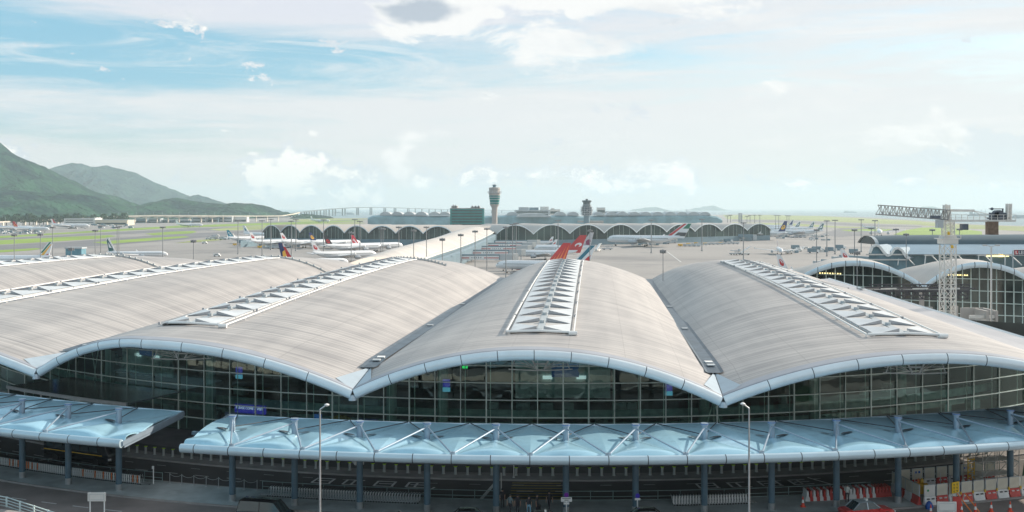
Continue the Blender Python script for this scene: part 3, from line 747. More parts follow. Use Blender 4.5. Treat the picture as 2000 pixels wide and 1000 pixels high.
# ------------------------------------------------------------------ glazed entrance canopy (low roof behind left canopy)
# ================================================================== KERBSIDE CANOPIES
def canopy(klist, sa, sb, label, ka=0.0, kb=0.0, name='entrance_canopy'):
    root = thing(name, A((sa + sb) / 2), label, 'canopy')
    of, orr, zt = -6.0, 6.2, 6.6
    def SK(k): return -7.4 + 6.15 * k
    def panelmesh(s_0, s_1, c, e0=0.0, e1=0.0):
        mb = MB(); n = 28; m = 28; top = []
        for a in range(n + 1):
            row = []
            for b in range(m + 1):
                v = -1 + 2 * b / m; g0 = s_0 + e0 * (1 - v) / 2; g1 = s_1 + e1 * (1 - v) / 2; s = g0 + (g1 - g0) * a / n; u = (s - c) / 3.075; u = (u + 1) % 2 - 1 if abs(u) > 1 else u
                e = abs(abs(u) - abs(v))
                if v < 0 and -v > abs(u): h = .50 * (1 - math.exp(-3.0 * e)) * (1 - math.exp(-((v + 1) / .05)))
                elif v > 0 and v > abs(u): h = .10 * (1 - math.exp(-2 * e))
                else: h = .38 * (1 - math.exp(-2.4 * e))
                slit = .30 * math.exp(-((v / .055) ** 2)) * max(0, 1 - abs(u) / .45) * (1 if abs(u) > .08 else 0)
                rise = .02 * max(0, v) - (.12 if v < -.99 else 0)
                row.append(A(s, of + (orr - of) * b / m, zt - .05 + h - slit + rise))
            top.append(row)
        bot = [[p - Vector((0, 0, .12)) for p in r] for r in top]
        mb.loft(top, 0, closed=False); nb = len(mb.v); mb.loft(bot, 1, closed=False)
        w = m + 1
        for b in range(m): mb.f.append([b, b + 1, nb + b + 1, nb + b]); mb.mi.append(0); q = n * w + b; mb.f.append([q, nb + q, nb + q + 1, q + 1]); mb.mi.append(0)
        for a in range(n):
            q = a * w; mb.f.append([q, nb + q, nb + q + w, q + w]); mb.mi.append(0); q += m; mb.f.append([q, q + w, nb + q + w, nb + q]); mb.mi.append(0)
        return mb
    edges = []
    for k in klist:
        a, b = SK(k) - 3.075, SK(k) + 3.075
        if k == klist[0]: a = sa
        if k == klist[-1]: b = sb
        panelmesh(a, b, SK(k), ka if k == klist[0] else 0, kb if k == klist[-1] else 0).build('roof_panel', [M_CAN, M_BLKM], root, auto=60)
    for k in klist:
        for sg in (-1, 1):
            mb = MB(); up = []; lo = []
            for q in range(9):
                u = .13 + .36 * q / 8; w = .22 * math.sin(pi * (q + .6) / 9.2); z = zt + .38 * (1 - math.exp(-2.4 * u)) + .0
                up.append(A(SK(k) + sg * u * 3.075, w, z - .02)); lo.append(A(SK(k) + sg * u * 3.075, -w - .15, z + .02))
            mb.add(up + lo[::-1], [tuple(range(18))]); mb.build('drain_slot', M_DARK, root)
    # edge tubes with joints
    for off, r, nm in ((of - .35, .38, 'edge_tube'), (orr + .1, .26, 'rear_edge_tube')):
        mb = MB(); n = max(8, int((sb - sa) / 1.2)); rings = []; A0 = sa + (ka if r > .3 else 0); B0 = sb + (kb if r > .3 else 0)
        for q in range(n + 1):
            s = A0 + (B0 - A0) * q / n; f = Adir(s); out = Vector((-math.sin(f) * 1, math.cos(f), 0))
            rings.append([A(s, off, zt - .25 + (.08 if r < .3 else 0)) + out * (r * .8 * math.cos(t)) + Vector((0, 0, r * math.sin(t))) for t in [2 * pi * e / 14 for e in range(14)]])
        mb.loft(rings, 0)
        if r > .3:
            for k in klist:
                for dk in (0, 3.075):
                    s = SK(k) + dk
                    if s > B0 - .3 or s < A0 + .3: continue
                    f = Adir(s); out = Vector((-math.sin(f), math.cos(f), 0)); tg = Vector((math.cos(f), math.sin(f), 0)); c = A(s, off, zt - .25)
                    mb.loft([[c + tg * e + out * (.315 * math.cos(t)) + Vector((0, 0, .39 * math.sin(t))) for t in [2 * pi * j / 14 for j in range(14)]] for e in (-.035, .035)], 1)
        mb.build(nm, [M_CPIPE, M_DARK], root, auto=40)
    # end trims
    for s, ks in ((sa, ka), (sb, kb)):
        mb = MB(); mb.bar(A(s + ks, of - .3, zt - .25), A(s, orr + .1, zt - .15), .26, .42)
        mb.bar(A(s + ks, of, zt - .6), A(s, orr, zt - .5), .12, .18)
        mb.build('end_trim', M_MAST, root)
    mb = MB(); strip(mb, sa + ka, sb, of, of + .3, zt - .55, 30, zt=zt - .3); strip(mb, sa, sb, -.2, .2, zt - .6, 30, zt=zt - .3)
    for k in klist: mb.bar(A(SK(k), of, zt - .5), A(SK(k), orr, zt - .3), .22, .3)
    mb.build('under_frame', M_COLB, root)
    for k in klist:
        s = SK(k); c = A(s)
        mb = MB(); mb.tube(c + Vector((0, 0, .14)), c + Vector((0, 0, zt - .3)), .29, 18, 0)
        mb.tube(c + Vector((0, 0, .14)), c + Vector((0, 0, .75)), .31, 18, 1); mb.build('column', [M_COLB, M_STEEL], root, auto=40)
        mb = MB(); mb.tube(c + Vector((0, 0, zt - .2)), c + Vector((0, 0, zt + 1.2)), .28, 14, 0, .25); mb.tube(c + Vector((0, 0, zt + 1.2)), c + Vector((0, 0, zt + 1.4)), .34, 14, 0)
        mb.tube(c + Vector((0, 0, zt + 1.31)), c + Vector((0, 0, zt + 1.35)), .355, 14, 1)
        mb.build('mast', [M_MAST, M_BLUE], root, auto=40)
        tp = c + Vector((0, 0, zt + 1.0))
        for dk in (-3.075, 3.075):
            if not (sa - .2 <= s + dk <= sb + .2): continue
            for off, dz, r in ((of + .1, .15, .078), (orr - .1, .10, .05)):
                if off < 0 and not (sa + ka - .2 <= s + dk <= sb + kb + .2): continue
                mb = MB(); e = A(s + dk * .97, off, zt + dz); mb.tube(tp if r > .06 else c + Vector((0, 0, zt + .35)), e, r, 8)
                if r > .06: mb.box(e, (.25, .25, .2))
                mb.build('stay_rod', M_MAST if r > .06 else M_DARK, root)
    return root
canopy(list(range(-4, 10)), -7.4 - 4 * 6.15 - 4.1, -7.4 + 9 * 6.15 + 3.075, 'long pale blue steel canopy of humped panels on round columns, reaching to the right edge', ka=2.8)
canopy(list(range(-11, -5)), -7.4 - 11 * 6.15 - 3, -7.4 - 6 * 6.15 + 2.7, 'shorter pale blue canopy of humped panels at the left, ending in a slanted corner', kb=2.6)
# small flat glass porch behind the left canopy
pr = thing('glass_porch', A(SP(190, 19), 19), 'flat grey glass porch roof on the hall front behind the left canopy', 'porch')
mb = MB(); PA, PB = SP(75, 19), SP(300, 19); strip(mb, PA, PB, 15, 23.5, 4.7, 14, zt=4.85); mb.build('porch_roof', mat('porch_glass', (.14, .18, .18), .2, .2, .2, .5), pr)
mb = MB(); strip(mb, PA, PB, 14.8, 15, 4.55, 14, zt=4.95)
for s in (PA + .3, PA + (PB - PA) * .33, PA + (PB - PA) * .66, PB - .3): mb.bar(A(s, 15, .14), A(s, 15, 4.6), .12)
mb.build('porch_frame', M_STEEL, pr)
# ================================================================== KERBSIDE OBJECTS
def frame(s, off, z=0.0, turn=0.0):
    return A(s, off, z), Adir(s) + turn
# ---- bollards
proto = thing('bollard', (0, 0, 0), 'short ribbed grey bollard with lime green cap, in the row along the far kerb', 'bollard', 'bollards along the hall kerb')
mb = MB(); mb.lathe((0, 0, 0), [(.17, 0), (.17, .06), (.125, .08), (.125, .84)], 12); 
for q in range(6): mb.lathe((0, 0, .12 + q * .12), [(.135, 0), (.135, .05)], 12)
mb.build('post', mat('bollard_metal', (.42, .44, .42), .4, .2, .1, 3), proto, auto=40)
mb = MB(); mb.lathe((0, 0, .84), [(.14, 0), (.19, .06), (.19, .14)], 12); mb.lathe((0, 0, .98), [(.20, 0), (.19, .04)], 12, 1); mb.build('cap', [M_LIME, M_BLKM], proto, auto=40)
bs = [-8.9 + 1.36 * i for i in range(-52, 46)]
first = True
for s in bs:
    if -25.6 + 1 < s < -24.9 + 1: continue
    loc, rz = frame(s, 12.7, .14); proto.scale = (1, 1, .88)
    if first: proto.location = loc; proto.rotation_euler[2] = rz; first = False
    else: clone(proto, loc=loc, rz=rz)
# ---- luggage trolleys
def make_trolley(orange):
    t = thing('luggage_trolley', (0, 0, 0), 'chrome trolley', 'luggage trolley')
    mb = MB()
    for y in (-.27, .27): mb.bar((-.45, y, .16), (.50, y, .12), .04); mb.tube((-.40, y - .03, .07), (-.40, y + .03, .07), .07, 8, 1)
    mb.bar((.5, -.27, .12), (.5, .27, .12), .04); mb.bar((-.45, -.27, .16), (-.45, .27, .16), .04); mb.tube((.42, -.03, .06), (.42, .03, .06), .06, 8, 1)
    mb.add([(-.4, -.25, .17), (.5, -.22, .14), (.5, .22, .14), (-.4, .25, .17)], [(0, 1, 2, 3)], 0)
    mb.build('base', [M_STEEL, M_RUB], t)
    mb = MB()
    for y in (-.27, .27): mb.bar((-.42, y, .16), (-.60, y, .92), .045)
    mb.bar((-.5, -.27, .5), (-.5, .27, .5), .03)
    mb.build('upright', M_STEEL, t)
    mb = MB(); mb.box((-.47, -.30, .55), (.10, .02, .70), 0); mb.build('advert_board', M_ORG if orange else M_WHITE, t)
    mb = MB(); mb.tube((-.62, -.33, .98), (-.62, .33, .98), .04, 8); mb.bar((-.60, -.27, .9), (-.50, -.27, 1.06), .03); mb.bar((-.60, .27, .9), (-.50, .27, 1.06), .03); mb.build('handle', M_BLKM, t)
    return t
TW, TO = make_trolley(False), make_trolley(True)
used = {}
def trolley(s, off, orange, lab, grp, turn):
    src = TO if orange else TW; loc, rz = frame(s, off, .14, turn)
    if src.name in used: clone(src, loc=loc, rz=rz, label=lab, group=grp)
    else: used[src.name] = 1; src.location = loc; src.rotation_euler[2] = rz; tag(src, lab, group=grp)
rr = random.Random(11)
for i in range(78):
    o = rr.random() < .16
    trolley(-63.4 + i * .262, 2.5, o, 'luggage trolley with orange board nested in the row under the left canopy' if o else 'luggage trolley with white board nested in the row under the left canopy', 'trolleys nested under the left canopy', 0)
for i in range(57): trolley(-29.9 + i * .262, 2.3, False, 'chrome luggage trolley nested in the long middle row behind the black people carrier', 'trolleys nested in the middle row', pi)
for i in range(27): trolley(9.2 + i * .262, 2.2, False, 'chrome luggage trolley nested in the short row beside the right lamp post', 'trolleys nested in the right row', 0)
# ---- railings on the far edge of the island
def railing(sa, sb, lab, off=3.75, rails=(.25, .55, 1.05)):
    t = thing('railing', A((sa + sb) / 2, off, .14), lab, 'railing')
    n = max(2, int((sb - sa) / 2.0)); mb = MB()
    for z in rails:
        for q in range(n): mb.bar(A(sa + (sb - sa) * q / n, off, z), A(sa + (sb - sa) * (q + 1) / n, off, z), .045)
    mb.build('rail', mat('rail_metal', (.25, .34, .34), .4, .3, .1, 2), t)
    for q in range(n + 1): mb = MB(); mb.tube(A(sa + (sb - sa) * q / n, off, .14), A(sa + (sb - sa) * q / n, off, 1.1), .03, 8); mb.build('post', MATS['rail_metal'], t)
railing(-66, -42.2, 'green grey railing behind the trolleys under the left canopy')
railing(-30.9, -7.6, 'green grey railing behind the middle trolley row')
railing(-.9, 29.0, 'long green grey railing from the crossing to the stacked barriers')
# chain barrier between the canopies
cb = thing('chain_barrier', A(-33, 3.6, .14), 'steel posts linked by a sagging chain between the two canopies', 'barrier')
ps = [-41.2 + 1.4 * i for i in range(8)]
for s in ps: mb = MB(); mb.tube(A(s, 3.6, .14), A(s, 3.6, 1.15), .035, 8); mb.lathe(A(s, 3.6, .14), [(.14, 0), (.12, .03)], 10); mb.build('post', M_STEEL, cb)
mb = MB()
for a, b in zip(ps, ps[1:]):
    pv = None
    for q in range(9):
        t = q / 8; c = A(a + (b - a) * t, 3.6, 1.08 - .9 * t * (1 - t))
        if pv: mb.bar(pv, c, .025)
        pv = c
mb.build('chain', M_STEEL, cb)
# ---- information post by the trolleys, plain
def post_sign(name, s, off, z0, z1, w, h, label, m, top=None, cat='sign', y2=False):
    c = A(s, off, z0); t = thing(name, c, label, cat, rz=Adir(s)); mb = MB(); mb.tube((0, 0, 0), (0, 0, z1 - z0), .05, 8); mb.build('post', M_WHITE, t, world=False)
    mb = MB(); mb.box((0, -.07, z1 - z0 - h / 2), (w, .06, h)); mb.build('board', m, t, world=False)
    if top: mb = MB(); mb.tube((0, -.07, z1 - z0 + .22), (0, -.12, z1 - z0 + .22), .2, 14); mb.build('top_disc', top, t, world=False)
    return t
M_PURP = mat('purple_sign', (.18, .02, .35), .5, 0, .05, 1)
ps1 = post_sign('crossing_sign', -1.25, -1.0, .14, 1.85, .95, .38, 'white notice board with purple disc on a post in front of a column', M_WHITE, M_PURP)
mb = MB(); mb.box((0, -.06, 1.18), (.5, .05, .18)); mb.build('lower_plate', M_WHITE, ps1, world=False)
for z, w in ((1.60, .75), (1.47, .35)): mb = MB(); mb.box((0, -.105, z), (w, .01, .05)); mb.build('marking_bar', M_BLKM, ps1, world=False)
post_sign('bus_stop_sign', 4.9, -1.0, .14, 1.75, .48, .17, 'narrow white post with small plate and blue head in front of a column', M_WHITE, mat('indigo_sign', (.04, .02, .45), .5, 0, .05, 1))
post_sign('information_post', -42.6, 2.9, .14, 1.9, .22, .28, 'thin dark post with tiny white plate at the end of the left trolleys', M_WHITE)
# slim poles at the far side of the crossing
for s, off, h, lab in ((-7.3, 5.2, 2.3, 'tall slim pale pole at the crossing beside the column'), (-6.4, 11.9, 1.3, 'short slim pale pole at the far kerb of the crossing')):
    c = A(s, off, .02 if off < 11 else .14); t = thing('slim_pole', c, lab, 'pole'); mb = MB(); mb.tube((0, 0, 0), (0, 0, h), .05, 8); mb.build('pole', M_OFFW, t, world=False); mb = MB(); mb.lathe((0, 0, 0), [(.14, 0), (.1, .06)], 10); mb.build('foot', M_STEEL, t, world=False)
# hanging light box under the canopy
c = A(-21.2, 4.0, 3.6); t = thing('hanging_sign', c, 'white box sign hanging from the canopy beside a column', 'sign', rz=Adir(-21.2) + .5)
mb = MB(); mb.box((0, 0, 0), (.85, 2.0, .75)); mb.box((0, -1.03, 0), (.75, .03, .65), 1); mb.build('box', [M_WHITE, M_OFFW], t, world=False)
for y in (-.8, .8): mb = MB(); mb.tube((0, y, .35), (0, y, 2.5), .05, 8); mb.build('hanger', M_STEEL, t, world=False)
# ---- street lamps near the camera
def lamp(px, ytop, d, arm, label):
    p = P(px, ytop, d); base = Vector((p.x, d, 0)); t = thing('street_lamp', base, label, 'street lamp')
    mb = MB(); mb.tube((0, 0, 0), (0, 0, p.z), .09, 12, 0, .06); mb.lathe((0, 0, 0), [(.22, 0), (.2, .4), (.13, .5)], 12); mb.build('pole', mat('galvanised_pole', (.44, .45, .46), .45, .5, .15, 3), t, world=False, auto=40)
    mb = MB(); mb.tube((0, 0, p.z), (arm * .9, 0, p.z + .35), .06, 8); mb.build('arm', M_STEEL, t, world=False)
    mb = MB(); mb.lathe((arm * .95, 0, p.z + .3), [(.06, -.06), (.17, 0), (.20, .08), (.1, .15)], 14); mb.build('lamp_head', M_WHITE, t, world=False, auto=50)
lamp(625, 800, 78, .55, 'tall grey lamp post with round head in front of the canopy, left of centre')
lamp(1463, 798, 78, -.5, 'tall grey lamp post with round head in front of the canopy, right of centre')
# ---- white fence and sign board at lower left
fs = thing('roadside_fence', A(-54, -9.4), 'pale painted steel railing beside the road at the lower left corner', 'fence')
mb = MB(); s = -66
pts = [G(-260, 975, 0), G(110, 1060, 0), G(300, 1110, 0)]
pa = [Vector((-54.5, 96.3, 0)), Vector((-45.4, 92.0, 0)), Vector((-38.0, 86.6, 0)), Vector((-31, 80, 0))]
segs = []
for a, b in zip(pa, pa[1:]):
    n = 4
    for q in range(n): segs.append((a + (b - a) * q / n, a + (b - a) * (q + 1) / n))
for a, b in segs:
    for z in (.25, .52, .78, 1.05): mb.bar(a + Vector((0, 0, z)), b + Vector((0, 0, z)), .05 if z < 1 else .09, .06)
mb.build('rail', mat('mint_white_paint', (.62, .74, .74), .4, 0, .06, 1), fs)
for a, b in segs: mb = MB(); mb.box(a + Vector((0, 0, .55)), (.14, .1, 1.1)); mb.build('post', MATS['mint_white_paint'], fs)
mb = MB(); 
for a, b in segs: mb.bar(a + Vector((0, .05, .06)), b + Vector((0, .05, .06)), .3, .24)
mb.build('plinth', M_KERB, fs)
def signboard(px, pyt, d, w, h, label):
    p = P(px, pyt, d); t = thing('sign_board', (p.x, d, 0), label, 'sign board'); mb = MB(); mb.box((0, 0, p.z - h / 2), (w, .12, h)); mb.build('board', M_OFFW, t, world=False)
    mb = MB(); 
    for a, b in (((-w / 2 + .12, h / 2 - .12), (w / 2 - .12, h / 2 - .12)), ((-w / 2 + .12, -h / 2 + .12), (w / 2 - .12, -h / 2 + .12))): mb.box((0, -.07, p.z - h / 2 + a[1]), (w - .3, .02, .03))
    for x in (-w / 2 + .13, w / 2 - .13): mb.box((x, -.07, p.z - h / 2), (.03, .02, h - .24))
    mb.build('frame_line', M_GREYL, t, world=False)
    for x in (-w * .4, w * .4): mb = MB(); mb.tube((x, .1, 0), (x, .1, p.z), .055, 8); mb.build('leg', M_WHITE, t, world=False)
signboard(189, 962, 86, 1.5, .72, 'blank white sign board on two legs beside the lower left road')
signboard(1849, 980, 88, 1.65, .85, 'blank white sign board on two legs in front of the hoarding')
# ---- vehicles
def car(loc, rz, L, Wd, Hh, body, label, kind='car', roofm=None, name='parked_car', taxi=False, van=False):
    t = thing(name, loc, label, kind, rz=rz)
    # body sections (x, half width, z low, z belt)
    if van:
        secs = [(-.5, .86, .35, .95), (-.49, .95, .25, 1.0), (-.25, 1, .22, 1.02), (.2, 1, .22, 1.0), (.38, .97, .22, .92), (.47, .88, .25, .80), (.5, .75, .35, .62)]
        cab = [(-.485, .78, .98), (-.44, .74, 1.0 * Hh), (.08, .72, 1.0 * Hh), (.2, .70, Hh * .97), (.36, .80, .92)]
    else:
        secs = [(-.5, .80, .38, .78), (-.485, .90, .25, .86), (-.30, .98, .20, .90), (.12, 1, .20, .90), (.32, .97, .20, .82), (.46, .88, .24, .72), (.5, .74, .34, .58)]
        cab = [(-.36, .80, .88), (-.22, .68, Hh * .985), (-.05, .66, Hh), (.06, .66, Hh * .985), (.22, .80, .86)]
    mb = MB(); rings = []
    for x, w, a, b in secs:
        w = w * Wd / 2; x *= L; rings.append([Vector(q) for q in ((x, -w * .92, a), (x, -w, a + .18), (x, -w, b - .12), (x, -w * .86, b), (x, w * .86, b), (x, w, b - .12), (x, w, a + .18), (x, w * .92, a))])
    mb.loft(rings); mb.build('body', body, t, world=False, auto=35)
    mb = MB(); rings = []
    for x, w, z in cab: w = w * Wd / 2; x *= L; rings.append([Vector(q) for q in ((x, -Wd / 2 * .88, min(z, .9)), (x, -w, z - .03 if z > 1 else z), (x, -w * .85, z), (x, w * .85, z), (x, w, z - .03 if z > 1 else z), (x, Wd / 2 * .88, min(z, .9)))])
    mb.loft(rings); gh = mb.build('glasshouse', M_CGLASS, t, world=False, auto=30)
    rm = roofm or body; mb = MB(); cr = cab[1:-1]
    rings = [[Vector((x * L, -w * Wd / 2 * 1.01, z - .02)), Vector((x * L, -w * Wd / 2 * .85, z + .035)), Vector((x * L, w * Wd / 2 * .85, z + .035)), Vector((x * L, w * Wd / 2 * 1.01, z - .02)), Vector((x * L, 0, z - .03))] for x, w, z in cr]
    mb.loft(rings)
    ends = [cab[0], cab[1], cab[-2], cab[-1]]
    for a, b in ((ends[0], ends[1]), (ends[2], ends[3])):
        for sg in (-1, 1): mb.bar((a[0] * L, sg * a[1] * Wd / 2 * .99, a[2]), (b[0] * L, sg * b[1] * Wd / 2 * .99, b[2]), .07)
    m0 = cab[2]
    for sg in (-1, 1): mb.bar((-.07 * L, sg * Wd / 2 * .90, .9), (-.07 * L, sg * m0[1] * Wd / 2, m0[2] - .02), .08)
    mb.build('roof', rm, t, world=False, auto=35)
    for x in (-.31, .31):
        for sg in (-1, 1):
            mb = MB(); y = sg * (Wd / 2 - .1); mb.tube((x * L, y - .1, .33), (x * L, y + .1, .33), .33, 16); mb.tube((x * L, y - .11, .33), (x * L, y + .11, .33), .19, 12, 1); mb.build('wheel', [M_RUB, M_STEEL], t, world=False, auto=40)
    for sg in (-1, 1):
        mb = MB(); mb.box((.485 * L, sg * Wd * .34, .62), (.08, .36, .13)); mb.build('headlight', M_WHITE, t, world=False)
        mb = MB(); mb.box((-.49 * L, sg * Wd * .36, .68), (.08, .3, .14)); mb.build('tail_light', M_RED, t, world=False)
        mb = MB(); mb.box((.16 * L, sg * (Wd / 2 + .08), .95), (.14, .18, .12)); mb.build('mirror', body, t, world=False)
    if taxi: mb = MB(); mb.box((-.02 * L, 0, Hh + .12), (.16, .42, .16)); mb.build('roof_sign', mat('taxi_sign', (.75, .75, .7), .4, 0, .02, 1), t, world=False)
    return t
car((31.0, 89.5, .01), Adir(24) + .03, 4.7, 1.75, 1.48, M_RED, 'red taxi with silver roof waiting beside the barriers', 'taxi', mat('silver_roof', (.42, .50, .55), .3, .4, .05, 1), 'taxi', True)
car((-21.2, 88.4, .01), pi * 0 + Adir(-26), 4.9, 1.9, 1.85, M_BLACK, 'black people carrier parked beside the left end of the middle trolleys', 'people carrier', None, 'parked_van', False, True)
car((-48.6, 92.2, .01), Adir(-53), 4.6, 1.8, 1.42, M_BLACK, 'black car entering at the far left behind the railing', 'car')
car((-9.9, 86.2, .01), Adir(-18), 4.5, 1.8, 1.45, mat('silver_paint', (.35, .38, .40), .3, .5, .05, 1), 'silver car at the bottom edge below the middle trolleys', 'car')
car((-3.4, 86.6, .01), Adir(-8), 5.0, 1.85, 1.55, M_BLACK, 'black car at the bottom edge left of the crossing', 'car')
car((2.9, 86.0, .01), Adir(-2), 4.6, 1.8, 1.5, mat('dark_paint', (.03, .03, .035), .3, 0, .1, 2, coat=.4), 'dark car with yellow roof light at the bottom edge below the crossing', 'car', None, 'parked_car', True)
car((11.8, 86.9, .01), Adir(6), 5.1, 1.85, 1.5, M_BLACK, 'black car at the bottom edge right of the bus stop post', 'car')
# bus under the left canopy
bz = Adir(-57); bl = A(-56.6, 7.6, .0); bus = thing('bus', bl, 'black minibus with yellow trim standing under the left canopy', 'bus', rz=bz)
mb = MB(); rings = []
for x, w, z0, z1 in ((-4.6, .95, .5, 2.7), (-4.5, 1.12, .35, 2.95), (3.6, 1.12, .35, 2.95), (4.1, 1.05, .35, 2.7), (4.5, .98, .4, 1.6), (4.6, .9, .5, 1.2)):
    rings.append([Vector(q) for q in ((x, -w, z0), (x, -w, z1 - .15), (x, -w * .88, z1), (x, w * .88, z1), (x, w, z1 - .15), (x, w, z0))])
mb.loft(rings); mb.build('body', M_BLACK, bus, world=False, auto=35)
mb = MB(); 
for y in (-1.14, 1.14): mb.box((-.5, y, 2.83), (8.2, .04, .1)); mb.box((-.3, y, 1.25), (8.4, .04, .09))
mb.build('yellow_trim', M_YEL, bus, world=False)
for q in range(6):
    for y in (-1.13, 1.13): mb = MB(); mb.box((-3.6 + q * 1.25, y, 1.95), (1.1, .03, .8)); mb.build('window', M_CGLASS, bus, world=False)
mb = MB(); mb.box((3.95, 0, 2.0), (.5, 1.8, .9), M=Matrix.Rotation(.5, 3, 'Y')); mb.build('windscreen', M_CGLASS, bus, world=False)
for x in (-2.8, 3.0):
    for y in (-1.02, 1.02): mb = MB(); mb.tube((x, y - .14, .45), (x, y + .14, .45), .45, 16); mb.build('wheel', M_RUB, bus, world=False, auto=40)
for y in (-.75, .75): mb = MB(); mb.box((4.6, y, .85), (.06, .35, .2)); mb.build('headlight', M_WHITE, bus, world=False)
# ---- plastic barriers, cones, hoarding
def barrier_mb(w=1.2, h=.95):
    mb = MB(); prof = [(-.24, 0), (-.22, .3), (-.12, .45), (-.07, h), (.07, h), (.12, .45), (.22, .3), (.24, 0)]
    N = 9; rings = []
    for i in range(N + 1):
        x = -w / 2 + w * i / N; k = 1 - (.12 if i in (0, N) else 0)
        rings.append([Vector((x, y * k, z + (.05 if (z == 0 and i in (2, 3, 6, 7)) else 0))) for y, z in prof])
    mb.loft(rings); return mb
def make_barrier(m, lab):
    t = thing('water_barrier', (0, 0, 0), lab, 'barrier'); barrier_mb().build('body', m, t, world=False, auto=35)
    for x in (-.28, .28): mb = MB(); mb.box((x, -.13, .66), (.26, .12, .09)); mb.build('slot', M_BLKM if m is M_BWHT else M_BWHT, t, world=False)
    mb = MB()
    for z in (.12, .34, .56, .78): mb.tube((.61, 0, z), (.61, 0, z + .1), .09, 8)
    mb.build('hinge', M_BWHT, t, world=False)
    return t
BW = make_barrier(M_BWHT, 'w'); BR = make_barrier(M_BRED, 'r')
def barrier(red, loc, rz, lab, grp=None):
    src = BR if red else BW
    if src.name in used: return clone(src, loc=loc, rz=rz, label=lab, group=grp)
    used[src.name] = 1; src.location = loc; src.rotation_euler[2] = rz; tag(src, lab, group=grp); return src
pat = '0101 0101100100010101 111111'.replace(' ', '')
pat = '0101' + '0' + '10' + '110010001' + '0101' + '0' + '11111'
g_st = 'plastic barriers stacked side by side along the railing'
for i, ch in enumerate(pat):
    s = 21.6 + i * .335; red = ch == '1'
    loc, rz = frame(s, 2.5, .14, R(82))
    barrier(red, loc, rz, ('red' if red else 'white') + ' plastic water barrier standing end-on in the row behind the taxi', g_st)
HP = []       # hoarding posts path, front row then side
f0, f1 = Vector((37.2, 92.6, 0)), Vector((54.0, 97.8, 0))
dv = (f1 - f0); nmod = 13; ang = math.atan2(dv.y, dv.x)
def hoard(c, rz, red, lab, deco=0):
    t = thing('hoarding_panel', c, lab, 'hoarding', rz=rz)
    mb = MB(); mb.box((0, 0, 1.42), (1.12, .05, 1.0)); b = mb.build('screen', mat('cream_hoarding', (.56, .53, .44), .6, 0, .1, 1) if deco != 2 else M_OFFW, t, world=False)
    barrier_mb(1.2, .9).build('barrier_body', M_BRED if red else M_BWHT, t, world=False, auto=35)
    for x in (-.26, .26): mb = MB(); mb.box((x, -.14, .70), (.26, .1, .09)); mb.build('slot', M_BLKM if not red else M_BWHT, t, world=False)
    mb = MB()
    for z in (.12, .34, .56, .78): mb.box((.62, 0, z), (.10, .16, .08))
    mb.build('hinge', M_BWHT, t, world=False)
    mb = MB()
    for x in (-.58, .58): mb.box((x, 0, 1.42), (.05, .07, 1.06))
    mb.box((0, 0, 1.94), (1.2, .07, .05))
    mb.build('frame', M_GREYL, t, world=False)
    if deco == 1: mb = MB(); mb.box((.62, -.12, .95), (.13, .1, .26)); mb.build('warning_lamp', M_YEL, t, world=False)
    if deco == 2: mb = MB(); mb.tube((-.2, -.035, 1.45), (-.2, -.05, 1.45), .11, 14); mb.build('green_emblem', mat('green_paint', (.02, .3, .1), .5), t, world=False)
    return t
PL = ['leftmost white', 'red based, second from the left', 'white based, behind the yellow sign', 'red based, fourth from the left', 'white based, fifth from the left', 'red based, sixth from the left', 'white based, seventh from the left', 'red based, at the right edge of the picture', 'white based, beyond the right edge', 'red based, beyond the right edge', 'white based, past the frame', 'red based, past the frame', 'last']
for i in range(10):
    c = f0 + dv * ((i + .5) / nmod)
    hoard(c, ang, i % 2 == 1, 'front hoarding panel of the works, ' + PL[i], 2 if i == 0 else (1 if i >= 2 else 0))
g0 = Vector((36.9, 92.7, 0)); g1 = Vector((36.2, 97.5, 0))
for i in range(4):
    c = g0 + (g1 - g0) * ((i + .5) / 4); hoard(c, math.atan2(g1.y - g0.y, g1.x - g0.x), i % 2 == 0, 'side hoarding panel of the works, ' + ('nearest', 'second', 'third', 'farthest')[i] + ' from the front row')
h0, h1 = Vector((37.0, 98.0, 0)), Vector((47.8, 101.3, 0))
for i in range(8):
    c = h0 + (h1 - h0) * ((i + .5) / 8); q = hoard(c, math.atan2(h1.y - h0.y, h1.x - h0.x), i % 2 == 1, 'rear hoarding panel of the works, ' + ('first', 'second', 'third', 'fourth', 'fifth', 'sixth', 'seventh', 'eighth')[i] + ' from the left')
    if i in (1, 5): mb = MB(); mb.box((-.2, -.04, 1.6), (.22, .02, .2)); mb.box((.2, -.04, 1.6), (.22, .02, .2)); mb.build('notice', M_BLUE, q, world=False)
# second run of works hoarding on the outer road, and a white car (they show only as reflections in the hall glass)
for i in range(9):
    c = Vector((44 + i * 3.1, 78 + i * 1.5, 0)); hoard(c, .45, i % 2 == 1, 'hoarding panel on the outer road by the parapet, ' + ('first', 'second', 'third', 'fourth', 'fifth', 'sixth', 'seventh', 'eighth', 'ninth')[i] + ' from the left')
car((40.5, 73.5, .01), .4, 4.6, 1.8, 1.45, M_BWHT, 'white car on the outer road behind the works hoarding', 'car')
CP = None
def cone(loc, lab, m_=1):
    t = thing('traffic_cone', loc, lab, 'traffic cone')
    mb = MB(); mb.box((0, 0, .03), (.42, .42, .06), 0); mb.lathe((0, 0, .06), [(.16, 0), (.115, .3)], 14, 0); mb.lathe((0, 0, .36), [(.115, 0), (.075, .28)], 14, 1); mb.lathe((0, 0, .64), [(.075, 0), (.035, .28)], 14, 0)
    mb.build('cone', [mat('cone_red', (.75, .07, .03), .5, 0, .08, 2), M_WHITE], t, world=False, auto=40)
cone((26.2, 92.2, .14), 'red and white cone at the left end of the stacked barriers')
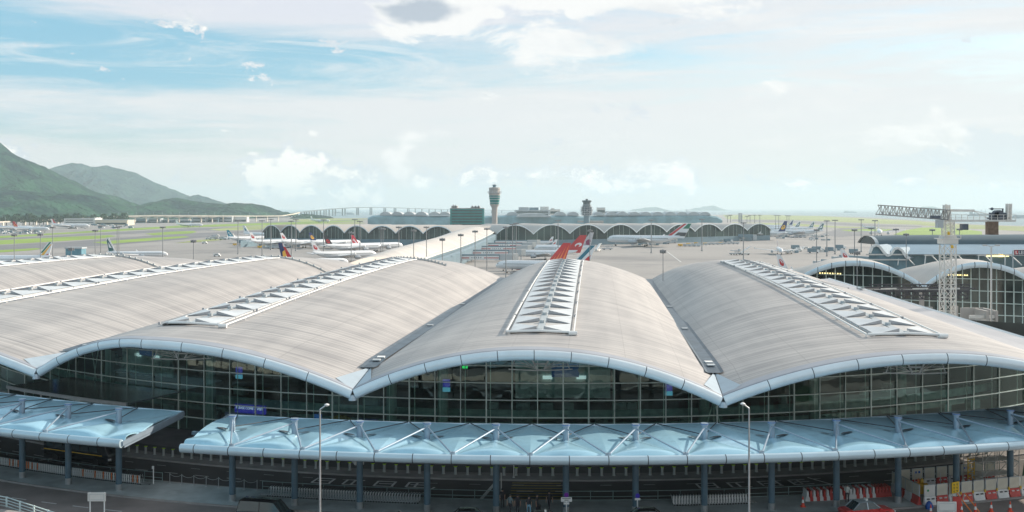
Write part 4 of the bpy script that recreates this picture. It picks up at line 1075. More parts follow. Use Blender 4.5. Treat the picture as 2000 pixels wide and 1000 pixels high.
for (px, pyb, lab) in ((1878, 1003, 'by the leaning barrier board'), (1905, 1003, 'short red one left of the middle cone'), (1936, 1000, 'in the middle of the row before the hoarding'), (1973, 999, 'rightmost in the row before the hoarding'), (1818, 1006, 'below the blue bag at the hoarding corner')):
    p = G(px, pyb, 0); cone(p, 'red traffic cone ' + lab)
# yellow works sign, ladder boards
t = thing('works_sign', G(1866, 985, 0), 'yellow works sign with black writing leaning beside the hoarding', 'sign', rz=.5)
mb = MB(); mb.box((0, 0, 1.55), (.95, .05, 1.0)); mb.build('board', mat('works_yellow', (.80, .52, .01), .5, 0, .06, 1), t, world=False)
for a in range(3):
    for b in range(2): mb = MB(); mb.box((-.22 + b * .42, -.035, 1.85 - a * .3), (.22, .02, .035)); mb.box((-.22 + b * .42, -.035, 1.78 - a * .3), (.035, .02, .17)); mb.build('writing_stroke', M_BLKM, t, world=False)
for x in (-.35, .35): mb = MB(); mb.bar((x, .05, 0), (x, .05, 2.0), .05); mb.build('leg', M_OFFW, t, world=False)
t = thing('folding_barrier', G(1880, 996, 0), 'orange and white striped A-frame boards leaning below the yellow sign', 'barrier')
for x in (-.5, .2): mb = MB(); mb.bar((x, 0, 1.5), (x + .9, -1.2, 0), .12, .04, 0); mb.bar((x, 0, 1.5), (x - .1, .6, 0), .08, .04, 1); mb.build('leg_board', [M_ORG, M_OFFW], t, world=False)
mb = MB(); mb.box((0, -.3, .9), (.9, .05, .16), M=None); mb.build('cross_board', M_WHITE, t, world=False)
t = thing('red_board', G(1869, 1003, 0), 'plain dark red sheet standing behind the white sign board', 'board'); mb = MB(); mb.box((0, 0, .75), (.75, .1, 1.5)); mb.box((0, .1, .1), (.5, .5, .08)); mb.build('sheet', M_BRED, t, world=False)
t = thing('equipment_bag', G(1815, 994, 0), 'blue bag lying against the hoarding corner', 'bag')
mb = MB(); mb.lathe((0, 0, 0), [(.3, 0), (.36, .25), (.25, .55), (.1, .7)], 10); mb.build('bag', M_BLUE, t, world=False, auto=50)
# scaffold tower
def scaffold(name, c, w, dpt, h, lab, rz=0):
    t = thing(name, c, lab, 'scaffold', rz=rz); mt = mat('scaffold_tube', (.50, .50, .48), .4, .5, .1, 2)
    nx, ny, nz = max(1, round(w / 1.4)), max(1, round(dpt / 1.4)), max(1, round(h / 1.3))
    for a in range(nx + 1):
        for b in range(ny + 1): mb = MB(); mb.tube((w * a / nx - w / 2, dpt * b / ny, 0), (w * a / nx - w / 2, dpt * b / ny, h), .04, 6); mb.build('standard', mt, t, world=False)
    for k in range(1, nz + 1):
        z = h * k / nz - .15; mb = MB()
        for b in range(ny + 1): mb.tube((-w / 2, dpt * b / ny, z), (w / 2, dpt * b / ny, z), .035, 6)
        for a in range(nx + 1): mb.tube((w * a / nx - w / 2, 0, z), (w * a / nx - w / 2, dpt, z), .035, 6)
        for a in range(nx): mb.tube((w * a / nx - w / 2, 0, z - h / nz + .1), (w * (a + 1) / nx - w / 2, 0, z), .03, 6)
        mb.build('ledger', mt, t, world=False)
        if k < nz: mb = MB(); mb.box((0, dpt / 2, z + .06), (w, dpt * .6, .05)); mb.build('deck', M_OFFW, t, world=False)
    return t
scaffold('scaffold_tower', Vector((46.8, 98.0, .01)), 4.2, 2.6, 5.6, 'grey tube scaffold tower inside the works beside the far right column', .28)
t = thing('yellow_ladder', Vector((43.9, 98.6, .01)), 'yellow lattice ladder frame standing at the left side of the scaffold', 'ladder')
mb = MB()
for x in (0, .6): mb.bar((x, 0, 0), (x, 0, 3.0), .08)
for q in range(7): mb.bar((0, 0, .3 + q * .42), (.6, 0, .3 + q * .42), .06); mb.bar((0, 0, .3 + q * .42), (.6, 0, .72 + q * .42 if q < 6 else 2.9), .04)
mb.build('lattice', M_YEL, t, world=False)
rr = random.Random(5)
for (x, y, lab, m1) in ((38.6, 96.6, 'yellow compressor with drums inside the works behind the left hoarding', M_YEL), (40.6, 95.6, 'orange stack of crates inside the works beside a column', M_ORG), (43.0, 96.4, 'dark rubble skip inside the works under the rear hoarding', mat('rubble', (.12, .09, .08), .9))):
    t = thing('site_equipment', (x, y, .01), lab, 'equipment'); mb = MB(); mb.box((0, 0, .5), (1.5, .9, .7)); mb.box((0, 0, .95), (1.1, .7, .25)); mb.build('housing', m1, t, world=False)
    for q in range(5): mb = MB(); px_, py_ = rr.uniform(-.6, .6), rr.uniform(-.3, .3); mb.lathe((px_, py_, 1.05), [(.13, 0), (.15, .2), (.08, .4)], 10); mb.build('drum', rr.choice([M_YEL, M_OFFW, M_BLKM, M_ORG]), t, world=False)
    for sx in (-.65, .65): mb = MB(); mb.tube((sx, -.4, .15), (sx, .4, .15), .15, 10); mb.build('wheel', M_RUB, t, world=False)
    mb = MB(); mb.tube((-.6, 0, 1.0), (-.6, 0, 2.3), .04, 6); mb.tube((.5, .2, 1.0), (.4, .2, 2.1), .04, 6); mb.build('prop', M_STEEL, t, world=False)
t = thing('debris_net', (50.5, 98.5, .01), 'dark green net sheet over the works at the right edge', 'net'); mb = MB()
mb.add([(-1.5, 0, 0), (3.5, 1.6, 0), (3.5, 1.6, 2.0), (-1.0, 0, 3.2), (-1.5, .25, 0), (3.5, 1.85, 0), (3.5, 1.85, 2.0), (-1.0, .25, 3.2)], [(0, 1, 2, 3), (7, 6, 5, 4), (0, 4, 5, 1), (1, 5, 6, 2), (2, 6, 7, 3), (3, 7, 4, 0)]); mb.build('net', mat('green_net', (.02, .12, .06), .8, 0, .2, 3), t, world=False)
# ---- people
def person(loc, rz, shirt, trouser, label, pose=0, z=.14, bag=False):
    root = thing('person', Vector(loc), label, 'person', rz=rz)
    J = {'hip': (0, 0, .92), 'waist': (0, 0, 1.08), 'chest': (0, .01, 1.30), 'neck': (0, 0, 1.47), 'head': (0, -.02, 1.58), 'top': (0, -.01, 1.70)}
    st = .16 if pose == 1 else .03
    V = [J['hip'], J['waist'], J['chest'], J['neck'], J['head'], J['top']]; E = [(0, 1), (1, 2), (2, 3), (3, 4), (4, 5)]; Rd = [.15, .135, .155, .06, .095, .06]
    for sg in (-1, 1):
        f = sg * st
        n = len(V); V += [(sg * .10, 0, .86), (sg * .10, -f * .6 - .02, .48), (sg * .11, -f + .03, .08), (sg * .12, -f - .12, .03)]
        Rd += [.10, .065, .045, .038]; E += [(0, n), (n, n + 1), (n + 1, n + 2), (n + 2, n + 3)]
        n = len(V)
        hand = [(sg * .24, f * .8, .80), (sg * .25, f, .70)] if pose != 2 else [(sg * .12, -.28, 1.08), (sg * .10, -.34, 1.10)]
        el = (sg * .26, f * .5 + .03, 1.10) if pose != 2 else (sg * .25, -.06, 1.08)
        V += [(sg * .18, 0, 1.40), el, hand[0], hand[1]]; Rd += [.065, .045, .032, .035]; E += [(2, n), (n, n + 1), (n + 1, n + 2), (n + 2, n + 3)]
        for q in range(5):
            m = len(V); hx, hy, hz = hand[1]; o = (q - 2) * .018
            if q == 0: V += [(hx - sg * .03, hy - .035, hz + .01)]
            else: V += [(hx - sg * .005, hy + o, hz - .075 + abs(q - 2.5) * .008)]
            Rd += [.009]; E += [(n + 3, m)]
    me = bpy.data.meshes.new('person_body'); me.from_pydata(V, E, []); o = bpy.data.objects.new('tmp', me); COL.objects.link(o)
    md = o.modifiers.new('s', 'SKIN'); me.skin_vertices.new() if not me.skin_vertices else None
    for i, r_ in enumerate(Rd): me.skin_vertices[0].data[i].radius = (r_, r_ * (.75 if i < 3 else 1)); 
    me.skin_vertices[0].data[0].use_root = True
    o.modifiers.new('u', 'SUBSURF').levels = 1
    dg = bpy.context.evaluated_depsgraph_get(); nm = bpy.data.meshes.new_from_object(o.evaluated_get(dg)); bpy.data.objects.remove(o)
    skin = mat('skin', (.45, .28, .20), .6); nm.materials.clear()
    for m_ in (skin, shirt, trouser): nm.materials.append(m_)
    for f in nm.polygons:
        c = f.center; f.use_smooth = True
        f.material_index = 2 if c.z < .95 and abs(c.x) < .2 and not (c.z > .72 and abs(c.x) > .19) else (1 if .95 <= c.z < 1.45 and (abs(c.x) < .22 or c.z > 1.15) else 0)
        if c.z < .07: f.material_index = 2
    b = bpy.data.objects.new('body', nm); COL.objects.link(b); b.parent = root; KIDS.setdefault(root.name, []).append(b)
    mb = MB(); mb.lathe((0, .0, 1.60), [(.105, -.04), (.112, .03), (.09, .10), (.03, .135)], 12); mb.build('hair', M_BLKM, root, world=False, smooth=True)
    mb = MB(); mb.box((0, -.115, 1.585), (.022, .03, .035), 0); mb.build('nose', skin, root, world=False)
    if bag: mb = MB(); mb.box((.34, 0, .35), (.2, .42, .6)); mb.tube((.34, .1, .6), (.34, .1, .95), .02, 6); mb.build('suitcase', M_BLKM, root, world=False)
    return root
cD = mat('dark_cloth', (.03, .03, .04), .8, 0, .3, 4); cG = mat('grey_cloth', (.20, .26, .28), .8, 0, .1, 4); cB = mat('pale_blue_cloth', (.22, .42, .55), .8, 0, .1, 4); cW = mat('white_cloth', (.6, .65, .62), .8, 0, .1, 4)
person(A(-6.95, 1.6, .14), .4, cD, cD, 'person in dark clothes standing close to the right of the crossing column')
person(A(-6.15, -.2, .14), 2.4, cG, cD, 'person in grey top and dark shorts standing at the left of the crossing', 1)
person(A(-5.5, -.2, .14), 2.9, cD, cD, 'person in black standing close behind the grey topped one', 0)
person(A(-4.5, -.6, .14), .2, cD, cB, 'person with long dark hair and pale blue shorts at the middle of the crossing', 1)
person(A(-3.8, 0, .14), 1.2, cD, cD, 'person in black with suitcase right of the blue shorts', 0, bag=True)
person(A(-2.7, 1.0, .14), -.6, cD, cD, 'person in a black dress crossing near the white notice board', 1)
person(A(24.9, .9, .14), 2.8, cW, cD, 'person in a white top and black trousers by the stacked barriers', 2)
# ================================================================== AIRFIELD
ZG = -8.0
# ---- airliners
def liner(px, d, head, Ls, fin, label, wide=True, cowl=None, hscale=1.0, tailref=True, belly=None, wingc=None, tailtop=None, chord=1.0):
    """px,d = where the fin top stands; head = heading of the nose in degrees from +X (90 = away from camera)."""
    k = Ls / 60.0; h = R(head); rf = 2.85 * k * (1 if wide else .9)
    fx, fy = math.cos(h), math.sin(h)
    X = (px - 1000) / FP * d
    cx, cy = X + fx * (Ls * .47), d + fy * (Ls * .47)
    t = thing('airliner', (cx, cy, ZG), label, 'airliner', rz=h)
    zc = 5.6 * k * hscale
    mb = MB(); rings = []
    for x, r_, dz in ((-.50, .12, .95), (-.47, .30, .80), (-.40, .60, .45), (-.30, .88, .15), (-.22, 1, 0), (.36, 1, 0), (.42, .93, -.04), (.46, .76, -.12), (.49, .45, -.26), (.50, .15, -.34)):
        rings.append([Vector((x * Ls, rf * r_ * math.cos(a), zc + dz * rf + rf * r_ * math.sin(a) * 1.03)) for a in [2 * pi * q / 18 for q in range(18)]])
    def fk(j, i):
        a = 360 * (i + .5) / 18
        return 0
    mb.loft(rings); mb.build('fuselage', belly or M_FUS, t, world=False, auto=50)
    mb = MB()
    for sg in (-1, 1): mb.box((.03 * Ls, sg * rf * .975, zc + rf * .22), (.76 * Ls, .06, .28 * k))
    mb.build('window_row', M_DGLZ, t, world=False)
    mb = MB(); mb.box((.472 * Ls, 0, zc + rf * .22), (.9 * k, rf * 1.05, .5 * k), M=Matrix.Rotation(.6, 3, 'Y')); mb.build('cockpit_window', M_DGLZ, t, world=False)
    sp = Ls * .5
    for sg in (-1, 1):
        mb = MB(); root_ = [(.12, .0, -.9), (-.10, .0, -.9)]
        a = [Vector((.13 * Ls, sg * rf * .6, zc - rf * .55)), Vector((-.13 * Ls, sg * rf * .6, zc - rf * .55)), Vector((-.17 * Ls, sg * sp * .97, zc + rf * .35)), Vector((-.11 * Ls, sg * sp, zc + rf * .38))]
        mb.prism(a, (0, 0, .45 * k)); mb.bar(a[3], a[3] + Vector((-.03 * Ls, sg * .6, 2.0 * k)), .25, 1.0 * k); mb.build('wing', wingc or M_FUS, t, world=False)
        for q in ([.33] if not (wide == 4) else [.28, .55]):
            mb = MB(); ex, ey, ez = .10 * Ls - (q - .33) * Ls * .3, sg * sp * q, zc - rf * .85 + q * rf * .4
            mb.lathe((0, 0, 0), [(1.0 * k, -2.6 * k), (1.55 * k, -1.4 * k), (1.7 * k, 1.0 * k), (1.55 * k, 2.2 * k)], 14)
            mb.v = [(z_ + ex, y_ + ey, x_ + ez) for x_, y_, z_ in mb.v]; mb.bar((ex - 1 * k, ey, ez + 1.2 * k), (ex - 2 * k, ey, ez + 2.4 * k), .4 * k, 1.8 * k); mb.build('engine', [cowl or M_ENG], t, world=False, auto=50)
        mb = MB(); mb.prism([Vector((-.40 * Ls, sg * rf * .3, zc + rf * .35)), Vector((-.47 * Ls, sg * rf * .3, zc + rf * .35)), Vector((-.505 * Ls, sg * sp * .34, zc + rf * .6)), Vector((-.475 * Ls, sg * sp * .34, zc + rf * .6))], (0, 0, .25 * k)); mb.build('stabiliser', M_FUS, t, world=False)
    # fin with livery
    F0 = [(-.355, 0), (-.475, 0), (-.520, 1), (-.470, 1)]
    zb = zc + rf * .55; zt = 16.4 * k * hscale if tailtop is None else tailtop
    def fp(u, v):        # u 0 leading edge .. 1 trailing edge, v 0 root .. 1 tip
        x = (F0[0][0] + (F0[3][0] - F0[0][0]) * v) * (1 - u) + (F0[1][0] + (F0[2][0] - F0[1][0]) * v) * u
        return (-.40 + (x + .40) * chord) * Ls, zb + (zt - zb) * v
    mb = MB(); pts = [fp(0, -.06), fp(1, -.06), fp(1, 1), fp(0, 1)]
    mb.prism([Vector((x, -.22 * k, z)) for x, z in pts], (0, .44 * k, 0)); fo = mb.build('tail_fin', fin[0], t, world=False)
    for q, (mm_, poly) in enumerate(fin[1]):
        mb = MB()
        pts = [fp(u, v) for u, v in poly]
        w = .25 * k + q * .03
        mb.prism([Vector((x, -w, z)) for x, z in pts], (0, 2 * w, 0)); mb.build('fin_marking', mm_, fo, world=False)
    for x, y in ((.38, 0), (-.04, .9), (-.04, -.9)):
        mb = MB(); mb.bar((x * Ls, y * rf, .6), (x * Ls, y * rf, zc - rf * .8), .4 * k); mb.tube((x * Ls, y * rf - .6 * k, .65 * k), (x * Ls, y * rf + .6 * k, .65 * k), .65 * k, 10, 1); mb.build('landing_gear', [M_ENG, M_RUB], t, world=False)
    return t
def lv(name, c): return mat(name, c, .35, 0, .04, .2, coat=.2)
L_W = M_FUS; L_TEAL = lv('livery_teal', (.01, .16, .24)); L_NAVY = lv('livery_navy', (.02, .035, .13)); L_YEL = lv('livery_yellow', (.80, .45, .05)); L_RED = lv('livery_red', (.50, .02, .025)); L_CR = lv('livery_crimson', (.48, .02, .05))
L_BLK = lv('livery_black', (.025, .025, .03)); L_GRN = lv('livery_green', (.01, .17, .10)); L_ORG = lv('livery_orange', (.75, .20, .03)); L_MAR = lv('livery_maroon', (.22, .02, .08)); L_DGT = lv('livery_dark_green', (.01, .10, .10))
def disc(cx, cy, rx, ry, n=14): return [(cx + rx * math.cos(2 * pi * i / n), cy + ry * math.sin(2 * pi * i / n)) for i in range(n)]
SWIRL = [(L_RED, disc(.5, .52, .30, .20)), (L_W, disc(.55, .56, .20, .12)), (L_RED, [(.35, .35), (.75, .45), (.7, .75), (.55, .6)])]
WING = [(L_DGT, [(.15, .15), (.95, .05), (.95, .8), (.6, .95)]), (L_W, [(.35, .3), (.8, .35), (.65, .7)])]
liner(447, 1010, 42, 50, (L_TEAL, [(L_W, [(.2, .3), (.6, .35), (.5, .5)]), (L_W, [(.35, .55), (.8, .6), (.6, .72)])]), 'white airliner with teal tail, leftmost at the left concourse')
liner(492, 905, 42, 50, (L_W, SWIRL), 'white airliner with red emblem on white tail, second from the left end of the concourse')
liner(552, 895, 42, 50, (L_W, SWIRL), 'white airliner with red emblem on white tail, left of the navy tail', cowl=M_ENG)
liner(608, 880, 42, 52, (L_NAVY, [(L_YEL, disc(.5, .5, .34, .22)), (L_NAVY, [(.3, .46), (.7, .52), (.5, .60)])]), 'white airliner with navy tail and yellow disc at the left concourse')
liner(638, 790, 40, 52, (L_BLK, [(L_RED, disc(.52, .42, .30, .2)), (L_BLK, disc(.52, .42, .12, .08))]), 'white airliner with black tail and red leaf emblem')
liner(690, 820, 42, 50, (L_CR, [(L_W, [(.25, .15), (.45, .15), (.65, .6), (.5, .62)]), (L_W, [(.5, .3), (.85, .45), (.8, .55)])]), 'white airliner with crimson tail and white script')
liner(614, 665, 38, 48, (L_W, SWIRL), 'white airliner with red emblem on white tail, nearest of the left group')
liner(556, 590, 30, 40, (L_NAVY, [(L_RED, [(0, 0), (.45, 0), (.25, .95), (0, .95)]), (L_W, [(0, .75), (.3, .8), (.1, 1), (0, 1)]), (L_YEL, [(.45, .1), (.9, .02), (.75, .5), (.35, .6)])]), 'airliner with navy, red and yellow striped tail rising behind the roof', tailtop=15.2, chord=1.4)
liner(478, 1150, -20, 58, (L_W, [(L_TEAL, disc(.5, .5, .2, .2))]), 'white airliner taxiing beyond the left concourse', cowl=M_ENG)
liner(94, 585, 175, 58, (L_W, [(L_GRN, [(.05, .3), (.25, .3), (.7, .98), (.35, .98)]), (L_YEL, [(.2, .12), (.5, .12), (.9, .85), (.75, .85)]), (L_RED, [(.1, 0), (.95, 0), (.9, .25), (.5, .12)])]), 'airliner with green, yellow and red tail behind the far left roof')
liner(213, 700, 8, 40, (L_W, WING), 'white airliner with dark green tail emblem behind the left roof', tailtop=15)
liner(270, 520, 5, 48, (L_W, [(M_ENG, [(0, .3), (1, .3), (1, 1), (0, 1)]), (L_RED, [(.1, 0), (1, 0), (.6, .5), (.2, .45)])]), 'airliner with broad grey and red tail just above the left roof', tailtop=8)
liner(312, 530, 12, 40, (L_W, [(L_BLK, [(.3, .1), (.9, .2), (.5, .9)])]), 'airliner with small black and white tail above the left roof', tailtop=10)
liner(103, 1750, 8, 62, (L_W, [(L_RED, [(0, .2), (.6, .3), (.3, 1), (0, 1)])]), 'white freighter with red tail on the cargo apron')
liner(28, 1500, -10, 58, (L_RED, [(L_ORG, [(.3, .1), (.9, .1), (.6, .7)])]), 'airliner with red and orange tail on the cargo apron, far left')
liner(-6, 1560, -5, 60, (L_NAVY, []), 'airliner with navy tail at the left edge of the cargo apron')
liner(738, 1330, 12, 46, (L_W, [(L_NAVY, [(.1, .1), (.5, .1), (.6, .9), (.3, .9)])]), 'airliner with striped tail and red body behind the left concourse', belly=L_RED)
liner(816, 1500, 10, 40, (L_ORG, []), 'small airliner with orange tail behind the left concourse')
liner(608, 2500, -30, 60, (L_W, []), 'white airliner parked by the far trees left of the sea bridge')
liner(345, 1900, 0, 50, (L_W, []), 'long white freighter parked before the cargo sheds')
# right group
liner(1088, 565, 166, 36, (L_RED, [(L_ORG, [(.80, .15), (.93, .2), (.85, .95)]), (L_ORG, [(.58, .12), (.68, .15), (.6, .85)]), (L_ORG, [(.38, .12), (.48, .12), (.42, .62)]), (L_ORG, [(.18, .10), (.27, .12), (.25, .42)])]), 'airliner with red tail and orange sun rays above the central roof', cowl=L_RED, tailtop=16, chord=2.4)
liner(1124, 690, 168, 48, (L_RED, [(L_W, disc(.62, .42, .28, .13)), (L_RED, disc(.60, .36, .13, .08))]), 'airliner with plain red tail and white emblem behind the sun ray tail', tailtop=17, chord=1.9)
liner(1149, 790, 168, 44, (mat('livery_pale_grey', (.48, .47, .50), .35), [(L_MAR, disc(.55, .38, .32, .15)), (L_MAR, [(.2, .2), (.9, .1), (.8, .3)])]), 'airliner with grey tail and maroon emblem, behind the red tails', tailtop=16.5, chord=1.4)
liner(1143, 545, 170, 50, (L_W, [(L_TEAL, [(.1, 0), (.35, 0), (.98, .98), (.3, .98)]), (L_RED, [(.55, .02), (.98, .02), (.9, .45), (.75, .35)])]), 'airliner with teal, white and red tail above the central roof', tailtop=15.5, chord=1.5)
for i, (px, d) in enumerate(((1085, 850), (1078, 935))): liner(px, d, 172, 34, (L_W, [(L_RED, [(.2, .2), (.8, .3), (.6, .6)])]), ('fourth', 'farthest')[i] + ' pale airliner in the row beside the central spine')
liner(1324, 930, 155, 70, (L_W, [(L_RED, [(.0, .0), (.2, 0), (.45, .96), (.12, .98)]), (L_GRN, [(.5, .62), (1, .62), (1, .98), (.6, .98)]), (L_BLK, [(.35, .10), (1, .08), (1, .34), (.42, .36)])]), 'very large white airliner with red, green and black flag tail', wide=4, hscale=1.05, tailtop=21.5, chord=2.1)
liner(1532, 1130, 160, 66, (L_NAVY, [(L_YEL, disc(.5, .48, .36, .2)), (L_NAVY, [(.3, .46), (.7, .52), (.5, .60)])]), 'large white airliner with navy tail and yellow disc at the right concourse', wide=4, tailtop=21)
liner(1605, 1250, 165, 64, (L_W, WING), 'white airliner with dark green tail emblem, right end of the concourse')
liner(1587, 1440, 160, 60, (L_W, WING), 'white airliner with dark green tail emblem, behind the rightmost one')
liner(1560, 1480, 165, 60, (L_W, WING), 'white airliner with dark green tail emblem, just right of the navy tail')
liner(1547, 1650, 170, 60, (L_W, [(L_NAVY, [(.2, .1), (.9, .1), (.7, .9), (.3, .9)])]), 'distant airliner with dark tail above the navy tail')
liner(1519, 800, -100, 36, (L_W, [(L_RED, disc(.5, .5, .3, .3))]), 'small white airliner facing the camera on the right apron', wide=True)
liner(1524, 490, 6, 40, (L_W, SWIRL), 'white airliner with red emblem tail just above the right roof', tailtop=13)
liner(1583, 470, 4, 34, (L_CR, []), 'small airliner with dark red tail just above the right roof', tailtop=6.5)
liner(1648, 560, 8, 46, (L_W, SWIRL), 'white airliner with red emblem tail beside the blue annex')
liner(1716, 1330, -108, 62, (L_W, [(L_NAVY, [(.2, .1), (.7, .1), (.6, .9)])]), 'white airliner turning on the taxiway left of the crane jib')
liner(1685, 1750, -60, 30, (L_W, []), 'tiny white jet on the far right taxiway')
# ---- apron floodlight masts
def make_mast(hgt):
    t = thing('floodlight_mast', (0, 0, ZG), 'mast', 'floodlight mast')
    mb = MB(); mb.tube((0, 0, 0), (0, 0, hgt), .42, 8, 0, .24); mb.lathe((0, 0, 0), [(.8, 0), (.7, .8)], 8); mb.build('pole', mat('mast_grey', (.27, .28, .29), .5, .3, .1, 1), t, world=False)
    mb = MB(); mb.lathe((0, 0, hgt - .6), [(.3, -.4), (1.9, 0), (1.9, .25), (.4, .5)], 12)
    for q in range(8): a = q * pi / 4; mb.box((1.9 * math.cos(a), 1.9 * math.sin(a), hgt - .55), (.6, .6, .7), 0, rz=a)
    mb.build('lamp_crown', mat('crown_grey', (.22, .23, .24), .5), t, world=False); return t
ML = [(28, 455, 'behind the far left roof'), (79, 454, 'beside the striped tail at the far left'), (103, 441, 'tallest at the far left'), (139, 480, 'short one by the blue shed'), (186, 447, 'beyond the blue shed'), (197, 438.5, 'left of a close pair near the white airliner'), (229, 441, 'left of the close pair'), (232.5, 439.8, 'right of the close pair'), (318, 441, 'alone on the left apron'),
      (378, 466, 'in front of the teal tail'), (465, 428.5, 'beyond the white taxiing airliner'), (512, 429.3, 'left of the concourse end'), (529, 426.5, 'faint one left of the concourse end'), (569, 430, 'at the first concourse vault'), (578, 427, 'behind the first concourse vaults'), (632, 427.5, 'tall one in front of the third vault'), (693, 427, 'over the fourth vault'), (703, 430.5, 'between the fourth and fifth vaults'),
      (686, 451, 'in front of the crimson tail'), (744, 443, 'left of a pair by the spine'), (748, 444, 'right of a pair by the spine'), (779, 441, 'at the seventh vault'), (808, 447, 'at the eighth vault'), (833, 441, 'left of the green building'), (864, 463, 'leftmost on the spine'), (900, 455, 'second on the spine'), (928, 448.5, 'third on the spine'), (951, 444, 'fourth on the spine, before the tower'),
      (988, 441, 'first before the right concourse'), (1001, 436, 'second before the right concourse'), (1008, 434, 'third before the right concourse'), (1090, 429, 'at the second right vault'), (1152, 447, 'under the radar tower'), (1272, 428, 'at the fifth right vault'), (1295, 484.5, 'alone at the edge of the central apron'), (1371, 427, 'behind the flag tail'), (1452, 433, 'beside the navy tail'),
      (1421, 420.5, 'first of a far row on the runway side'), (1427, 419.3, 'second of a far row on the runway side'), (1459, 421, 'third of a far row on the runway side'), (1465, 419.6, 'fourth of a far row on the runway side'), (1474, 419.4, 'fifth of a far row on the runway side'), (1484, 419.2, 'sixth of a far row on the runway side'), (1515, 419.7, 'seventh of a far row on the runway side'), (1521, 419.8, 'eighth of a far row on the runway side'), (1537, 420.2, 'ninth of a far row on the runway side'), (1541, 420.3, 'tenth of a far row on the runway side'),
      (1595, 446, 'right of the green emblem tails'), (1615, 429.5, 'left of a tall pair on the right apron'), (1631, 428.5, 'right of a tall pair on the right apron'), (1669, 446, 'left of the blue annex'), (1682, 427.5, 'tall one behind the blue annex end'), (1702, 443, 'over the blue annex end'), (1709, 429, 'beside the turning airliner'), (1750, 445, 'behind the annex roof'), (1770, 454, 'in front of the annex wave gable'), (1821, 446, 'behind the crane jib'), (1874, 445, 'right of the crane mast'), (1674, 487, 'short one at the small vault roof')]
mp = make_mast(26.4)
for i, (px, yt, lab) in enumerate(ML):
    d = 8.4 * FP / (yt - HY); loc = ((px - 1000) / FP * d, d, ZG)
    sc_ = max(.3, min(1.15, d / 780))
    if i == 0: mp.location = loc; mp.scale = (sc_, sc_, 1); mp['label'] = 'floodlight mast ' + lab; mp['group'] = 'floodlight masts on the apron'
    else: clone(mp, loc=loc, label='floodlight mast ' + lab, group='floodlight masts on the apron').scale = (sc_, sc_, 1)
# ---- vaulted concourses
M_AV = mat('concourse_roof', (.46, .43, .40), .55, .1, .08, .05)
def concourse(name, tips, peaks, label, depth, base=ZG, deco=None):
    """tips: list of (px, d, z) valley points; vaults between them, roofs running back by depth vector"""
    t = thing(name, (tips[0][0], tips[0][1], base), label, 'concourse')
    for (a, b), pk in zip(zip(tips, tips[1:]), peaks):
        a, b = Vector(a), Vector(b); n = 16; prof = []
        for i in range(n + 1):
            u = -1 + 2 * i / n; p = a + (b - a) * ((u + 1) / 2); p.z = a.z + (b.z - a.z) * (u + 1) / 2 + pk * (1 - abs(u) ** 2.1); prof.append(p)
        dv = Vector(depth); f = Vector(depth).normalized()
        mb = MB(); rows = [[p - f * 2.5 for p in prof], [p + dv * .5 for p in prof], [p + dv for p in prof]]
        mb.loft(rows, 0, closed=False); nb = len(mb.v); mb.loft([[p - Vector((0, 0, .9)) for p in r] for r in rows], 1, closed=False)
        w = n + 1
        for i in range(n): mb.f.append([i, nb + i, nb + i + 1, i + 1]); mb.mi.append(2)
        mb.build('vault_roof', [M_AV, M_SOFFIT, M_FASCIA], t, auto=40)
        mb = MB(); low = [Vector((p.x, p.y, base + 5.5)) for p in (a, b)]
        mb.add([low[0]] + [p - Vector((0, 0, .8)) for p in prof] + [low[1]], [tuple(range(n + 3))]); mb.build('glass_gable', deco or mat('gable_glass', (.035, .06, .055), .10, .1, .6, .05), t)
        mb = MB(); q = Vector((0, 0, -.3))
        for i in range(1, 6):
            p = prof[i * n // 6]; mb.bar(Vector((p.x, p.y, base + 5.5)) - f * .2, p - f * .2 - Vector((0, 0, .9)), .14)
        mb.build('mullions', M_MULL, t)
        mb = MB(); mb.prism([Vector((a.x, a.y, base + 5.5)) , Vector((b.x, b.y, base + 5.5)), Vector((b.x, b.y, base)), Vector((a.x, a.y, base))], (f.x * 5, f.y * 5, 0)); mb.build('base_wall', M_GREYB, t)
    return t
def tp(px, y, z): d = (H - z) * FP / (y - HY); return ((px - 1000) / FP * d, d, z)
lt = [tp(516, 452.5, 3.8), tp(552.5, 452.3, 3.8), tp(590.5, 453, 3.8), tp(634.5, 453.3, 3.8), tp(677, 454, 3.8), tp(724.5, 454.2, 3.8), tp(777.5, 454.6, 3.8), tp(831, 455, 3.8), tp(890, 456, 3.8)]
LA = concourse('left_concourse', lt, [6.9] * 8, 'left arm of the pier with eight arched glass gables in a row', (70, 42, 0)); LA.name = 'pier_concourse'
rt = [tp(968, 456, 3.8), tp(1040, 456, 3.8), tp(1111, 455, 3.8), tp(1178, 454, 3.8), tp(1241, 453, 3.8), tp(1300, 452, 3.8), tp(1355, 451, 3.8), tp(1407, 450, 3.8), tp(1457, 449, 3.8), tp(1504, 448.3, 3.8)]
RAc = concourse('pier_concourse', rt, [8.2, 8.4, 8.2, 8, 7.8, 7.6, 7.4, 7.2, 7], 'right arm of the pier with nine arched glass gables in a row', (-25, 60, 0))
# gable edge of left arm is seen from inside the Y, low hall wing in front of it
mb = MB(); a, b = Vector(tp(470, 470, ZG + 6)), Vector(tp(560, 465, ZG + 6)); mb.prism([a, b, Vector((b.x, b.y, ZG)), Vector((a.x, a.y, ZG))], (0, 12, 0)); mb.build('end_block', M_GREYB, LA)
